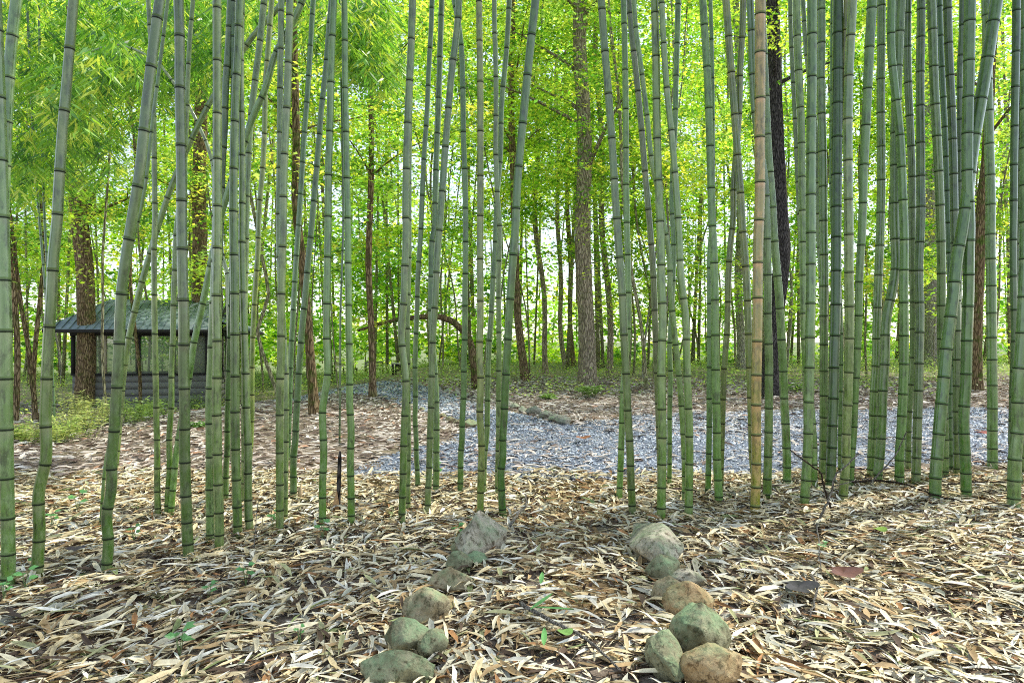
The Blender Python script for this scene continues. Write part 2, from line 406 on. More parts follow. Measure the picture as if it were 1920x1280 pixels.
# gravel stones
g = scatter(330000, 5.2, 21, .86); g = g[inpoly(g[:, 0], g[:, 1])]
keep = rng.random(len(g)) < np.clip((11.5 / g[:, 1]) ** 1.6, 0, 1); g = g[keep]
n = len(g); print('gravel stones', n)
r = (.006 + .012 * rng.random(n) ** 1.7) * np.clip(g[:, 1] / 8, 1, 2.4)
octv = np.array([[1, 0, 0], [0, 1, 0], [-1, 0, 0], [0, -1, 0], [0, 0, 1]], float)
V = octv[None] * (r[:, None, None]) * (.6 + .7 * rng.random((n, 5, 1))) + rng.normal(0, .25, (n, 5, 3)) * r[:, None, None]
V[..., 2] *= .8
V[..., 0] += g[:, :1]; V[..., 1] += g[:, 1:]; V[..., 2] += (terrain(g[:, 0], g[:, 1]) + .012 + .008 * rng.random(n))[:, None]
t = np.array([[0, 1, 4], [1, 2, 4], [2, 3, 4], [3, 0, 4]])
T = (t[None] + (np.arange(n) * 5)[:, None, None]).reshape(-1, 3)
c = np.array([(.50, .57, .65), (.30, .36, .43), (.76, .80, .84), (.09, .11, .14), (.60, .52, .45)])[rng.choice(5, n, p=[.32, .26, .12, .22, .08])] * (.65 + .5 * rng.random((n, 1))) * (.85 + .25 * np.sin(g[:, :1] * 1.7 + g[:, 1:] * .9) * np.sin(g[:, 1:] * 2.1))
tag(build('gravel', V.reshape(-1, 3), [T], M['gravel'], np.repeat(c[:, None], 5, 1).reshape(-1, 3)), 'loose blue grey gravel spread over the path', 'gravel', kind='stuff')

# ------------------------------------------------------------------ bamboo culms
def P_(s):
    """'T0 5,0 18,580;M0 ..' tile coordinates read off the photograph -> photo pixels"""
    out = []
    for seg in s.split(';'):
        w = seg.split(); r_ = {'T': 0, 'M': 430, 'B': 850}[w[0][0]]; c_ = 640 * int(w[0][1])
        for q in w[1:]:
            u, v = q.split(','); out.append((c_ + float(u) / 2.9766, r_ + float(v) / 2.9766))
    out.sort(key=lambda p: p[1]); return out

def catmull(x, xs, ys):
    """smooth curve through the points (tight spacing merged, slopes limited)"""
    xs = np.asarray(xs, float); ys = np.asarray(ys, float)
    ext = xs[-1] - xs[0]; keep = [0]
    for q in range(1, len(xs)):
        if xs[q] - xs[keep[-1]] > .012 * ext: keep.append(q)
    xs = xs[keep]; ys = ys[keep]
    sl = np.diff(ys) / np.diff(xs); m = np.empty(len(xs)); m[0] = sl[0]; m[-1] = sl[-1]
    if len(xs) > 2:
        h = np.diff(xs); m[1:-1] = (sl[:-1] * h[1:] + sl[1:] * h[:-1]) / (h[1:] + h[:-1])
    k = np.clip(np.searchsorted(xs, x) - 1, 0, len(xs) - 2); h = xs[k + 1] - xs[k]; t = np.clip((x - xs[k]) / h, 0, 1)
    t2, t3 = t * t, t ** 3
    r = (2 * t3 - 3 * t2 + 1) * ys[k] + (t3 - 2 * t2 + t) * h * m[k] + (-2 * t3 + 3 * t2) * ys[k + 1] + (t3 - t2) * h * m[k + 1]
    a = np.interp(xs[0] + .16 * ext, xs, ys); s0 = (a - ys[0]) / (.16 * ext)
    b = np.interp(xs[-1] - .06 * ext, xs, ys); s1 = (ys[-1] - b) / (.06 * ext)
    return np.where(x < xs[0], ys[0] + (x - xs[0]) * s0, np.where(x > xs[-1], ys[-1] + (x - xs[-1]) * s1, r))

TINT = {'n': (1, 1, 1), 'g': (.85, 1.0, .8), 'b': (.62, .80, .74), 'p': (1.22, 1.2, 1.15), 't': (1.35, 1.12, .85), 'brown': (2.7, 1.5, 1.28), 'k': (.5, .66, .46), 'd': (.72, .75, .7)}
def culm(label, path, wt, wb, tint='n', ztop=6.6, space=1.0, group='green bamboo culms standing in the front row', nodes=True, dpt=None, cat='bamboo'):
    pts = P_(path) if isinstance(path, str) else path
    ux = np.array([p[0] for p in pts]); vy = np.array([p[1] for p in pts])
    bx, by, bz = hit(ux[-1], vy[-1]) if dpt is None else ((ux[-1] - 960) * dpt / F, dpt, 0)
    if dpt is not None: bz = float(terrain(bx, by))
    D = by
    lean = rng.normal(0, .018)
    root = empty('bamboo_culm', (bx, by, bz), label, cat, group)
    tint = .76 * np.array([.91, 1.05, .70]) * np.array(TINT[tint]) * (1 + rng.normal(0, .05, 3)) * (1 + rng.normal(0, .13))
    z = bz - .04; zs = [z]; wx = [0]
    # ring heights: nodes
    k = 0; znode = []; z = bz + .05 + .05 * rng.random()
    while z < ztop:
        znode.append(z); z += space * (.305 - .185 * math.exp(-k / 4.5)) * (1 + rng.normal(0, .07)); k += 1
    znode = np.array(znode)
    R0 = []; ring = []
    edges = np.concatenate([[bz - .06], znode, [ztop]])
    zz = []; wax = []; dark = []; rf = []
    for a, b in zip(edges[:-1], edges[1:]):
        h = b - a
        for f in (0.0, .012 / h, .035 / h, .35, .7, 1 - .05 / h, 1 - .012 / h):
            if f < 0 or f >= 1: continue
            zz.append(a + f * h)
            wax.append(rng.uniform(.35, 1) if f > .9 else (.12 if f > .6 else 0)); dark.append(.55 if f < .02 else 0)
            rf.append(1.03 if f < .015 else (1.0 if f < .9 else .99))
    o_ = np.argsort(zz); zz = np.array(zz)[o_]; wax = np.array(wax)[o_]; dark = np.array(dark)[o_]; rf = np.array(rf)[o_]
    def at(z):
        d = D + lean * (z - bz) * D / 4
        py = 640 + (CH - z) * F / d
        px = catmull(py, vy, ux)
        # above the frame the lean eases off
        over = np.clip(-py, 0, None); px = px - over * 0 
        return np.stack([(px - 960) * d / F, d, z], -1), py
    P, py = at(zz)
    zt = 1.2 + .5 * D
    wpx = wb + (wt - wb) * np.clip((by_py(D, bz) - py) / max(by_py(D, bz), 1), 0, 1)
    rad = wpx / 2.9766 / 2 * D / F * .985
    fade = np.clip((zz - zt) / (ztop - zt + .01), 0, 1); rad = rad * (1 - .45 * fade)
    Vt, Qt, Tt = tube_np(P, rad * rf, 14)
    hf = np.clip((zz - bz) / 2.6, 0, 1) ** .8
    C = np.stack([wax * .55, hf, dark], 1); C = np.vstack([np.repeat(C, 14, 0), C[:1], C[-1:]])
    st = build('stalk', Vt, [Qt, Tt], M['stalk'], C, root, True); st.color = (*tint, 1)
    if nodes:
        zn = znode[znode < zt + .25]
        for z0 in zn:
            hz = np.array([-.006, -.004, .0, .0035, .009, .014])
            p, pyy = at(z0 + hz)
            w0 = wb + (wt - wb) * np.clip((by_py(D, bz) - pyy) / max(by_py(D, bz), 1), 0, 1)
            rr = w0 / 2.9766 / 2 * D / F * .985 * np.array([.99, 1.06, 1.07, 1.01, 1.07, 1.0])
            v, q, t = tube_np(p, rr, 14, False)
            c = np.array([(.10, .13, .06), (.016, .022, .010), (.012, .016, .008), (.05, .07, .03), (.20, .25, .13), (.13, .18, .07)])
            ro = build('node_ring', v, [q], M['ring'], np.repeat(c, 14, 0), root, True); ro.color = (*np.minimum(tint * 1.1, 1.2), 1)
    root['_d'] = D
    return root, at
def by_py(D, bz): return 640 + (CH - bz) * F / D

CULMS = [
 ("thick bamboo culm cut by the left frame edge, dappled white near its base", "T0 -22,0 0,600 15,1280;M0 18,0 30,550 35,1070;B0 42,300 46,500 45,760", 56, 72, 'n'),
 ("bamboo culm showing only its sunlit upper length behind the leftmost culm", "T0 92,0 60,300 42,600 30,900;M0 20,0 22,600 30,1280;B0 36,420", 58, 50, 'p'),
 ("sun-dappled culm with a bend low down, second from the left edge at ground level", "T0 411,0 397,170 373,465 347,760 327,1075 315,1280;M0 303,100 287,385 270,635 261,835 253,1030 256,1280;B0 240,60 217,215 220,425 210,600 205,710", 52, 62, 'n'),
 ("thick culm leaning right with an S-shaped bend near its foot, crossing the cabin's left end", "T0 892,0 863,215 815,615 780,960 737,1280;M0 728,0 680,335 665,640 650,915 638,1115 623,1280;B0 622,190 595,355 605,495 588,690", 55, 57, 'd'),
 ("slim dark culm mostly hidden behind the S-bent culm, foot just left of it", "T0 850,700 800,1100;M0 700,250 655,700 628,1100;B0 588,60 575,200 562,430", 20, 18, 'g'),
 ("slender culm slanting up to the right across the cabin roof", "T0 1540,60 1430,180 1290,385 1185,550 1110,690 1045,830 965,1020 885,1255;M0 885,0 830,160 770,380 720,600 700,720 675,950 655,1200;B0 640,100", 30, 34, 'p'),
 ("slim straight culm in front of the cabin's middle window", "T0 828,0 838,170 850,400 857,590 862,985 864,1280;M0 860,100 861,300 866,690 870,885 873,1065 878,1280;B0 877,100 882,370", 24, 34, 'p'),
 ("slim gently bending culm just left of the thick straight culm before the cabin", "T0 1078,0 1058,250 1047,500 1038,750 1000,1150;M0 985,0 975,230 968,435 965,605 957,780 957,965 945,1150;B0 946,100 938,220 931,365", 24, 33, 'p'),
 ("culm slanting steeply right from behind the thick straight culm towards the frame top", "T0 1690,0 1650,95 1540,300 1475,510 1400,680 1375,770 1310,950 1265,1100 1235,1200;M0 1205,60 1180,170 1155,300 1120,465 1082,640 1062,780 1035,950 1000,1150;B0 980,40 965,200 950,370", 36, 34, 'n'),
 ("thickest straight culm in front of the cabin's right window bay", "T0 996,0 1002,170 1004,470 1009,745 1013,1025 1015,1280;M0 1019,265 1027,510 1025,755 1031,990 1030,1210;B0 1034,150 1041,325 1046,465 1055,600", 53, 60, 'n'),
 ("straight pale culm covering the corner of the cabin's front", "T0 1212,0 1213,855 1214,1280;M0 1212,140 1207,425 1213,690 1208,940 1213,1165;B0 1215,115 1221,295 1225,545", 46, 52, 'p'),
 ("culm hidden close behind the pale culm at the cabin corner, foot just left of it", "T0 1205,0 1206,900 1203,1280;M0 1195,300 1182,600 1176,770 1168,960 1170,1150;B0 1170,200 1172,350 1172,505", 36, 45, 'n'),
 ("culm leaning over the cabin gable, seen only high up beside the pale corner culm", "T0 1287,0 1275,260 1260,480 1253,710 1240,940 1236,1150;M0 1222,200 1218,700 1216,1100;B0 1218,80 1219,300", 38, 36, 'd'),
 ("slim culm showing only its lower half behind the sun-streaked straight culm", "T0 1302,500 1300,1100;M0 1295,250 1283,600 1278,750 1270,1040 1265,1280;B0 1262,65 1259,180 1258,280", 28, 33, 'g'),
 ("straight culm over the cabin's right gable with a streak of sunlight at mid height", "T0 1335,80 1327,300 1315,545 1307,790 1303,1040 1303,1280;M0 1303,10 1308,260 1310,480 1311,690 1312,895 1312,1085;B0 1315,0 1319,165 1323,300 1326,430 1328,480", 43, 51, 'n'),
 ("culm close right of the sun-streaked culm, its foot leaning right", "T0 1350,0 1345,500 1349,745 1352,1070;M0 1350,0 1356,335 1361,490 1365,640 1370,790 1375,1035 1383,1195;B0 1384,0 1384,200 1390,385 1397,460", 32, 46, 'n'),
 ("sunlit culm that slants down left and vanishes behind the pair over the cabin gable", "T0 1475,0 1468,65 1447,265 1422,465 1398,700 1385,910 1378,1100 1374,1280;M0 1370,200 1366,500 1362,800;B0 1362,60 1358,300", 36, 30, 'p'),
 ("culm with warm lit upper stretch standing clear just right of the cabin roof", "T0 1517,0 1495,300 1481,510 1477,720 1467,940 1447,1170 1443,1280;M0 1440,110 1426,325 1415,520 1408,705 1406,880 1405,1050 1400,1190;B0 1392,60 1388,200", 30, 28, 't'),
 ("rear culm of the touching pair right of the cabin, foot offset right", "T0 1570,0 1565,400 1562,685 1560,900 1556,1280;M0 1560,200 1575,450 1592,700 1598,860 1598,1100 1596,1280;B0 1595,100 1593,250 1590,400", 36, 28, 'n'),
 ("front culm of the touching pair right of the cabin", "T0 1618,0 1617,100 1609,345 1602,575 1590,810 1583,1040 1580,1280;M0 1577,5 1573,235 1570,465 1568,690 1562,900 1561,1245;B0 1562,155 1562,295 1560,465", 40, 44, 'n'),
 ("smooth dark blue-green culm leaning right, left one of the dark leaning two", "T0 1749,0 1738,180 1720,470 1698,755 1682,1025 1665,1280;M0 1650,220 1638,440 1626,655 1620,830 1615,985 1611,1110;B0 1606,0 1604,60", 31, 30, 'b'),
 ("smooth dark culm with whitish lower bands leaning right, right one of the dark leaning two", "T0 1850,0 1838,130 1820,370 1795,600 1777,830 1757,1060 1738,1280;M0 1718,205 1702,390 1686,555 1677,685 1668,795 1661,930 1652,1070 1647,1190;B0 1640,0 1638,200 1637,270", 30, 38, 'b'),
 ("culm with a sharp double kink low down left of the standing black stub", "T0 1862,0 1860,65 1849,370 1842,680 1833,985 1831,1270;M0 1827,235 1825,420 1823,595 1829,795 1800,1020 1802,1120 1807,1240;B0 1804,0 1800,165 1800,320 1798,420", 40, 42, 'p'),
 ("culm with a slight low kink just right of the standing black stub", "T1 17,0 20,300 22,540 27,780 31,1025 37,1270;M1 38,210 41,415 43,610 47,785 46,960 55,1135 50,1280;B1 54,195 55,315 55,410", 35, 42, 'g'),
 ("culm with a sharp elbow halfway to the ground, its rear neighbour touching its right side", "T1 398,0 390,250 373,615 363,935 360,1220;M1 362,0 356,180 349,390 336,600 343,690 360,845 354,1040 348,1205;B1 345,95 341,235 336,405", 42, 40, 'n'),
 ("slim culm pressed behind the right side of the elbowed culm", "T1 400,0 386,600 381,900 380,1280;M1 380,65 377,295 371,510 373,715 373,900 375,1060 376,1250;B1 375,0 373,130 373,335", 22, 27, 'n'),
 ("thin dark teal culm with pale rings leaning right, first right of the elbowed culm", "T1 506,0 503,120 489,370 478,630 461,880 450,1130 444,1280;M1 427,280 422,465 415,635 411,800 414,935 411,1050 417,1165;B1 418,0 425,130 427,215", 28, 29, 'b'),
 ("culm passing behind a leaning culm, its foot ringed by a yellow-green sprig", "T1 560,0 558,75 550,330 542,590 532,850 525,1090 520,1280;M1 512,40 503,270 500,430 508,620 522,800 530,1020 530,1250;B1 530,105 527,180 525,225", 34, 37, 'n'),
 ("culm sweeping up to the right across its rear neighbour, left of the left boulder", "T1 655,0 654,55 614,425 585,765 562,1085 548,1280;M1 539,90 527,340 514,550 507,740 503,885 500,1020 494,1175;B1 490,100 483,235 481,350", 40, 36, 'n'),
 ("wavy culm rooted at the gravel edge left of the mossy boulder", "T1 625,-20 650,110 667,240 678,490 681,745 690,990 693,1230;M1 693,170 690,385 689,590 684,760 683,915 675,1055 673,1180;B1 667,0 665,145 664,235", 30, 34, 'g'),
 ("straight pale culm with a brown-stained node rising behind the left boulder", "T1 769,0 770,145 775,410 776,675 776,930 776,1175;M1 774,125 776,330 775,515 771,690 778,860 773,1030 783,1195;B1 783,0 780,100 776,250 775,370", 36, 40, 't'),
 ("slim culm running vertical behind the left boulder, right of the pale stained culm", "T1 853,0 855,150 862,375 863,610 862,860 872,1100;M1 884,0 878,265 879,480 880,675 878,850 877,1130 874,1280;B1 873,60 872,250", 27, 30, 'n'),
 ("culm leaning right whose foot is hidden behind the pale stained culm", "T1 937,0 932,110 917,340 894,585 888,850 869,1105 862,1280;M1 860,70 847,295 835,510 822,700 818,870 815,1000 813,1125;B1 798,30 795,120 792,235", 30, 32, 'g'),
 ("thick dark culm leaning right that stands directly on the left boulder", "T1 1084,0 1046,345 1011,705 980,1055 971,1280;M1 963,100 942,395 927,665 915,880 908,1050 900,1185;B1 902,0 890,115 893,190 898,295 906,368", 46, 43, 'k'),
 ("thick culm leaning left whose foot meets the tip of the right boulder", "T1 1450,0 1466,225 1489,510 1512,815 1529,1100 1541,1280;M1 1548,95 1567,350 1577,590 1590,820 1600,1045 1611,1235;B1 1615,130 1622,265 1627,360", 43, 44, 'n'),
 ("slim culm whose foot stands just left of the right boulder's tip", "T1 1575,0 1580,180 1584,400 1587,625 1588,825 1590,1060;M1 1594,0 1600,225 1602,420 1597,620 1580,800 1570,950 1567,1070 1565,1280;B1 1560,20 1556,130 1550,260", 34, 36, 'g'),
 ("slim culm slanting down right, then hidden by the straight culm behind the right boulder", "T1 1605,0 1615,130 1645,410 1673,695 1697,985 1722,1270;M1 1741,245 1750,480 1757,700 1765,900 1772,1100;B1 1778,40 1785,220", 33, 36, 'n'),
 ("rear culm slanting down right through the bundle at the right boulder", "T1 1633,0 1641,125 1674,385 1706,645 1733,900 1775,1100 1800,1250;M1 1812,0 1825,100 1838,350 1860,585 1882,800 1900,1005 1912,1200;B1 1916,60 1918,290", 25, 36, 'n'),
 ("slim vertical culm with its foot between two straight culms above the right boulder", "T1 1880,0 1875,180 1868,430 1863,680 1850,950 1845,1150;M1 1855,80 1850,310 1840,500 1832,660 1838,825 1833,985 1832,1280;B1 1831,60 1830,190", 33, 27, 'g'),
 ("straight pale culm rooted directly behind the right boulder", "T1 1749,0 1750,80 1756,340 1759,600 1765,850 1773,1090 1780,1280;M1 1782,45 1786,280 1794,510 1787,735 1787,935 1792,1130;B1 1790,60 1787,195 1785,320 1785,382", 44, 51, 'p'),
 ("long straight culm leaning left, pale and speckled, foot right of the right boulder", "T1 1787,0 1798,230 1817,500 1846,775 1867,1040 1883,1280;M1 1895,265 1921,490 1927,700 1933,895 1940,1065 1943,1230;B1 1940,0 1939,245 1938,372", 33, 47, 'p'),
 ("culm with bright rim, front one of the close pair left of the tan culm", "T2 115,55 137,410 150,745 160,1080 166,1280;M2 172,110 180,390 182,630 185,835 187,995 190,1140;B2 190,0 195,130 205,292", 42, 46, 'g'),
 ("thin culm of the close pair left of the tan culm, foot to its left", "T2 155,0 163,300 167,700 160,1280;M2 150,150 150,430 149,680 148,900 148,1100 145,1280;B2 143,45 142,155 141,240", 22, 33, 'g'),
 ("culm slanting down right and ending behind the tan culm", "T2 241,0 250,120 268,370 288,610 306,860 324,1105 334,1280;M2 340,65 355,280 365,495 372,700 378,890 384,1080;B2 390,30 402,150 410,255", 41, 40, 't'),
 ("slim culm tilting right at the top, third to the left of the tan culm", "T2 338,0 337,70 320,400 316,600 300,830 285,1020 277,1280;M2 272,35 254,310 248,560 232,770 225,960 218,1200;B2 214,60 212,235", 35, 32, 't'),
 ("grey-green culm standing just right of the tan culm", "T2 375,0 380,90 388,340 400,580 425,800 455,980 464,1120;M2 468,20 475,270 475,505 482,715 481,905 480,1085;B2 477,0 473,125 472,268", 38, 47, 'n'),
 ("dead tan-brown bamboo culm, the only brown one among the green", "T2 435,0 433,175 432,510 430,840 430,1140;M2 424,0 420,155 418,425 415,665 411,885 410,1080;B2 411,0 410,110 407,220 403,345", 60, 53, 'brown'),
 ("culm leaning left that crosses in front of the black tree trunk", "T2 435,-30 450,250 463,550 480,885 500,1140;M2 507,0 515,110 538,365 551,590 561,795 568,985 577,1150;B2 581,40 583,192", 40, 46, 'n'),
 ("culm first right of the black trunk, its lower half bending behind a dark culm", "T2 635,0 638,165 650,460 663,740 665,1000 671,1250;M2 673,0 674,200 675,415 680,620 692,780 708,920 722,1050 732,1200;B2 733,100 735,207", 43, 36, 'p'),
 ("sliver of a pale culm left of the first culm past the black trunk", "T2 600,0 602,140 612,380 624,620 634,850 645,1100;M2 655,0 668,300 678,700;B2 690,20 692,150", 24, 24, 'p'),
 ("dark thick culm second right of the black trunk at the frame top", "T2 722,20 722,355 718,660 715,965 715,1265;M2 715,240 713,475 708,710 705,940 700,1140;B2 694,50 686,175 678,307", 54, 52, 'g'),
 ("thin slanting culm visible only high up left of the dark thick culm", "T2 671,0 688,270 715,500 745,750 752,1000 755,1280;M2 768,200 780,700;B2 786,20 787,120", 27, 24, 'n'),
 ("pale grey-green culm with a red-lit left rim at the top", "T2 772,0 775,185 771,420 776,655 781,870 783,1070;M2 785,5 790,220 787,430 788,620 788,805 788,985 787,1140;B2 786,20 784,80 785,167", 43, 46, 'p'),
 ("very thick dark culm in the middle of the right-hand cluster", "T2 867,0 864,345 862,675 859,985 856,1275;M2 855,255 852,490 845,705 842,910 835,1090 831,1240;B2 828,60 826,115 822,207", 60, 53, 'k'),
 ("thin dark culm glimpsed low down on the right side of the very thick dark culm", "T2 836,0 834,600 840,1280;M2 862,200 880,480 884,650 882,880 880,1040 877,1180;B2 878,40 880,120", 22, 24, 'g'),
 ("speckled pale culm right of the very thick dark culm, twig leaning across its foot", "T2 948,0 944,90 928,405 922,700 924,985 928,1260;M2 929,240 932,495 928,730 922,945 914,1130;B2 910,50 900,185 893,282", 47, 48, 'p'),
 ("thin tan culm at the frame top hidden lower down by the speckled pale culm", "T2 912,0 903,300 905,600 912,1280;M2 915,600 918,1100;B2 925,60 935,165", 24, 22, 't'),
 ("culm leaning right that narrows down behind the speckled pale culm", "T2 1058,0 1040,310 1025,645 1010,965 1001,1280;M2 986,270 981,535 971,770 961,980 954,1155;B2 946,0 941,100 937,200", 52, 32, 'g'),
 ("tall straight culm whose foot pairs with the kinked culm's foot", "T2 1109,0 1108,260 1105,545 1107,830 1107,1100;M2 1100,65 1091,300 1083,530 1079,745 1067,940 1062,1110 1054,1250;B2 1054,60 1050,150", 44, 44, 'p'),
 ("kinked culm with a hard elbow at middle height in the right-hand cluster", "T2 1216,0 1208,160 1195,490 1187,785 1185,1025 1183,1250;M2 1186,60 1189,215 1178,300 1138,490 1129,720 1116,935 1110,1120 1100,1280;B2 1096,30 1091,100 1090,172", 53, 48, 'n'),
 ("green culm rooted right of the kinked culm, broken twig leaning at its foot", "T2 1165,0 1165,300 1185,500 1212,750 1228,1080 1236,1280;M2 1237,85 1234,355 1236,605 1233,810 1226,985 1218,1140;B2 1211,0 1210,100 1209,190", 42, 50, 'g'),
 ("culm half hidden behind its right neighbour with foot showing between two culms", "T2 1253,0 1254,355 1267,660 1279,950 1281,1250;M2 1284,240 1287,495 1285,720 1270,930 1260,1085 1259,1225;B2 1259,0 1258,105", 42, 33, 'p'),
 ("straight evenly ringed culm left of the dark bundle on the right", "T2 1330,0 1330,130 1325,430 1327,720 1328,995 1327,1255;M2 1317,230 1323,470 1320,690 1316,905 1310,1095;B2 1306,5 1303,90 1300,177", 45, 48, 'n'),
 ("thick pale culm at the dark bundle's left side, lower half behind the slanting culm", "T2 1388,0 1394,165 1403,450 1417,730 1430,990 1439,1255;M2 1444,220 1444,460 1446,660 1452,900 1460,1100;B2 1462,0 1461,80 1460,147", 46, 44, 'n'),
 ("thin blue-green culm inside the dark bundle, just right of the thick pale culm", "T2 1432,0 1438,195 1450,470 1463,725 1472,970 1478,1195;M2 1487,140 1492,500 1496,800 1494,1020 1494,1145;B2 1499,0 1500,112", 34, 27, 'b'),
 ("grey culm inside the dark bundle slanting down right behind the slanting culm", "T2 1477,0 1485,290 1500,590 1510,875 1515,1150;M2 1518,80 1525,300 1532,590 1531,790 1528,955 1529,1100 1530,1240;B2 1531,65 1531,142", 46, 36, 'd'),
 ("thickest slanting culm crossing the right-hand bundle from lower left to upper right", "T2 1754,0 1740,80 1680,460 1620,815 1582,1135 1562,1280;M2 1534,145 1506,408 1474,645 1455,860 1437,1050 1424,1220;B2 1418,0 1413,105 1408,240 1407,268", 66, 62, 'g'),
 ("thick blue-grey culm passing behind the thickest slanting culm", "T2 1605,0 1603,75 1597,415 1590,745 1590,1000 1600,1280;M2 1598,90 1594,380 1585,635 1580,865 1568,1080;B2 1577,15 1580,100 1582,180 1586,262", 58, 56, 'b'),
 ("thin dark blue culm between the grey bundle culms near the frame top", "T2 1561,0 1558,180 1546,430 1547,680 1547,925 1545,1280;M2 1542,400 1540,900;B2 1540,20 1540,110", 30, 26, 'b'),
 ("pale straight culm standing alone right of the slanting bundle, before the mossy trunk", "T2 1693,0 1697,150 1702,400 1707,680 1713,900 1719,1115;M2 1717,50 1721,255 1723,460 1725,660 1727,825 1729,970 1728,1110;B2 1729,0 1729,50 1729,93", 48, 53, 'p'),
 ("rear culm of the three at the right frame edge, seen high up on their left", "T2 1863,0 1859,310 1854,570 1850,830 1848,1105;M2 1845,90 1848,400 1852,640 1845,900 1838,1100;B2 1870,60 1890,200", 42, 30, 'b'),
 ("middle culm of the three at the right frame edge", "T2 1898,0 1895,300 1890,630 1885,930 1882,1215;M2 1876,0 1871,190 1860,435 1850,640 1842,840 1838,1000 1834,1160;B2 1838,30 1845,180", 38, 30, 'n'),
 ("frontmost thick culm at the right frame edge, curving left to its dark foot", "T2 1925,0 1920,700 1917,1280;M2 1915,155 1905,415 1893,650 1874,875 1870,1095 1853,1280;B2 1851,35 1850,180 1848,280 1847,317", 60, 68, 'n'),
 ("slim culm half cut by the right frame edge behind the frontmost culm", "T2 1915,-40 1925,600;M2 1920,100 1912,700 1905,1100;B2 1900,20 1903,135", 26, 26, 'g'),
]
CROWNED = []; FEET = []
for i_, row in enumerate(CULMS):
    r_, at_ = culm(*row, ztop=8.2)
    FEET.append(tuple(r_.location)[:2])
    if i_ % 5 in (0, 2, 3): CROWNED.append((r_, at_))

# ------------------------------------------------------------------ foliage generator
def leaves(P, d, nrm, L, W, C, mid=.5):
    """n rhombic, slightly folded leaves as quads"""
    n = len(P); d = d / (np.linalg.norm(d, axis=1)[:, None] + 1e-9)
    w = np.cross(nrm, d); w /= np.linalg.norm(w, axis=1)[:, None] + 1e-9
    L = L[:, None]; W = W[:, None]
    k = np.cross(d, w)
    V = np.stack([P, P + mid * L * d + .5 * W * w + .12 * W * k, P + L * d, P + mid * L * d - .5 * W * w + .12 * W * k], 1)
    Q = (np.arange(n) * 4)[:, None] + np.array([0, 1, 2, 3])[None]
    return V.reshape(-1, 3), Q, np.repeat(C, 4, 0)

def inview(P, m=.16):
    y = P[:, 1]
    return (np.abs(P[:, 0]) < (.75 + m) * y + .3) & (P[:, 2] < CH + (.5 + m * .6) * y + .2)

GREENS = np.array([(.50, .76, .06), (.34, .64, .06), (.64, .84, .09), (.18, .44, .04), (.54, .78, .17), (.82, .86, .11), (.10, .28, .03)])
def crown_mesh(root, centers, rad, n_per, L, flat=.12, cols=GREENS, bright=1.0, name='crown', tiltj=.45, mat='leaf'):
    """centers (k,3): one flattened spray of leaves around each"""
    k = len(centers)
    ci = np.repeat(np.arange(k), n_per); n = len(ci)
    ang = rng.random(n) * 2 * np.pi; rr = np.sqrt(rng.random(n)) * rad[ci]
    tx = rng.normal(0, .22, k); ty = rng.normal(0, .22, k)
    ox = rr * np.cos(ang); oy = rr * np.sin(ang)
    P = centers[ci] + np.stack([ox, oy, rng.normal(0, flat, n) * rad[ci] + tx[ci] * ox + ty[ci] * oy - .12 * rr], 1)
    ok = inview(P); P = P[ok]; ci = ci[ok]; ang = ang[ok]; n = len(P)
    if n == 0: return
    a2 = ang + rng.normal(0, .9, n)
    d = np.stack([np.cos(a2), np.sin(a2), rng.normal(-.2, .35, n)], 1)
    nr = np.stack([rng.normal(0, tiltj, n), rng.normal(-.15, tiltj, n), np.ones(n)], 1)
    kc = rng.choice(len(cols), k); base = cols[kc] * (.75 + .5 * rng.random((k, 1)))
    C = base[ci] * (.6 + .75 * rng.random((n, 1))) * bright
    alt = rng.random(n) < .2; C[alt] = cols[rng.choice(len(cols), alt.sum())] * bright
    Ls = L * (.65 + .7 * rng.random(n)); V, Q, CC = leaves(P, d, nr, Ls, Ls * (.5 + .15 * rng.random(n)), C)
    return build(name, V, [Q], M[mat], CC, root)

def trunk_path(pts, D, bz, ztop, wob=.0):
    """pixel polyline (top..base) at distance D -> 3-D polyline"""
    pts = sorted(pts, key=lambda p: p[1]); ux = np.array([p[0] for p in pts], float); vy = np.array([p[1] for p in pts], float)
    zs = np.concatenate([[bz - .15], np.arange(bz, ztop, .35)])
    py = 640 + (CH - zs) * F / D; px = catmull(py, vy, ux) if len(ux) > 3 else np.interp(py, vy, ux)
    sl = (ux[1] - ux[0]) / (vy[1] - vy[0]) if len(ux) > 1 else 0
    px = np.where(py < vy[0], ux[0] + (py - vy[0]) * sl * .6, px)
    k = np.arange(len(zs)); ph = rng.random(2) * 6
    return np.stack([(px - 960) * D / F + wob * np.sin(zs * 1.1 + ph[0]), np.full(len(zs), D) + wob * np.sin(zs * .9 + ph[1]), zs], 1)

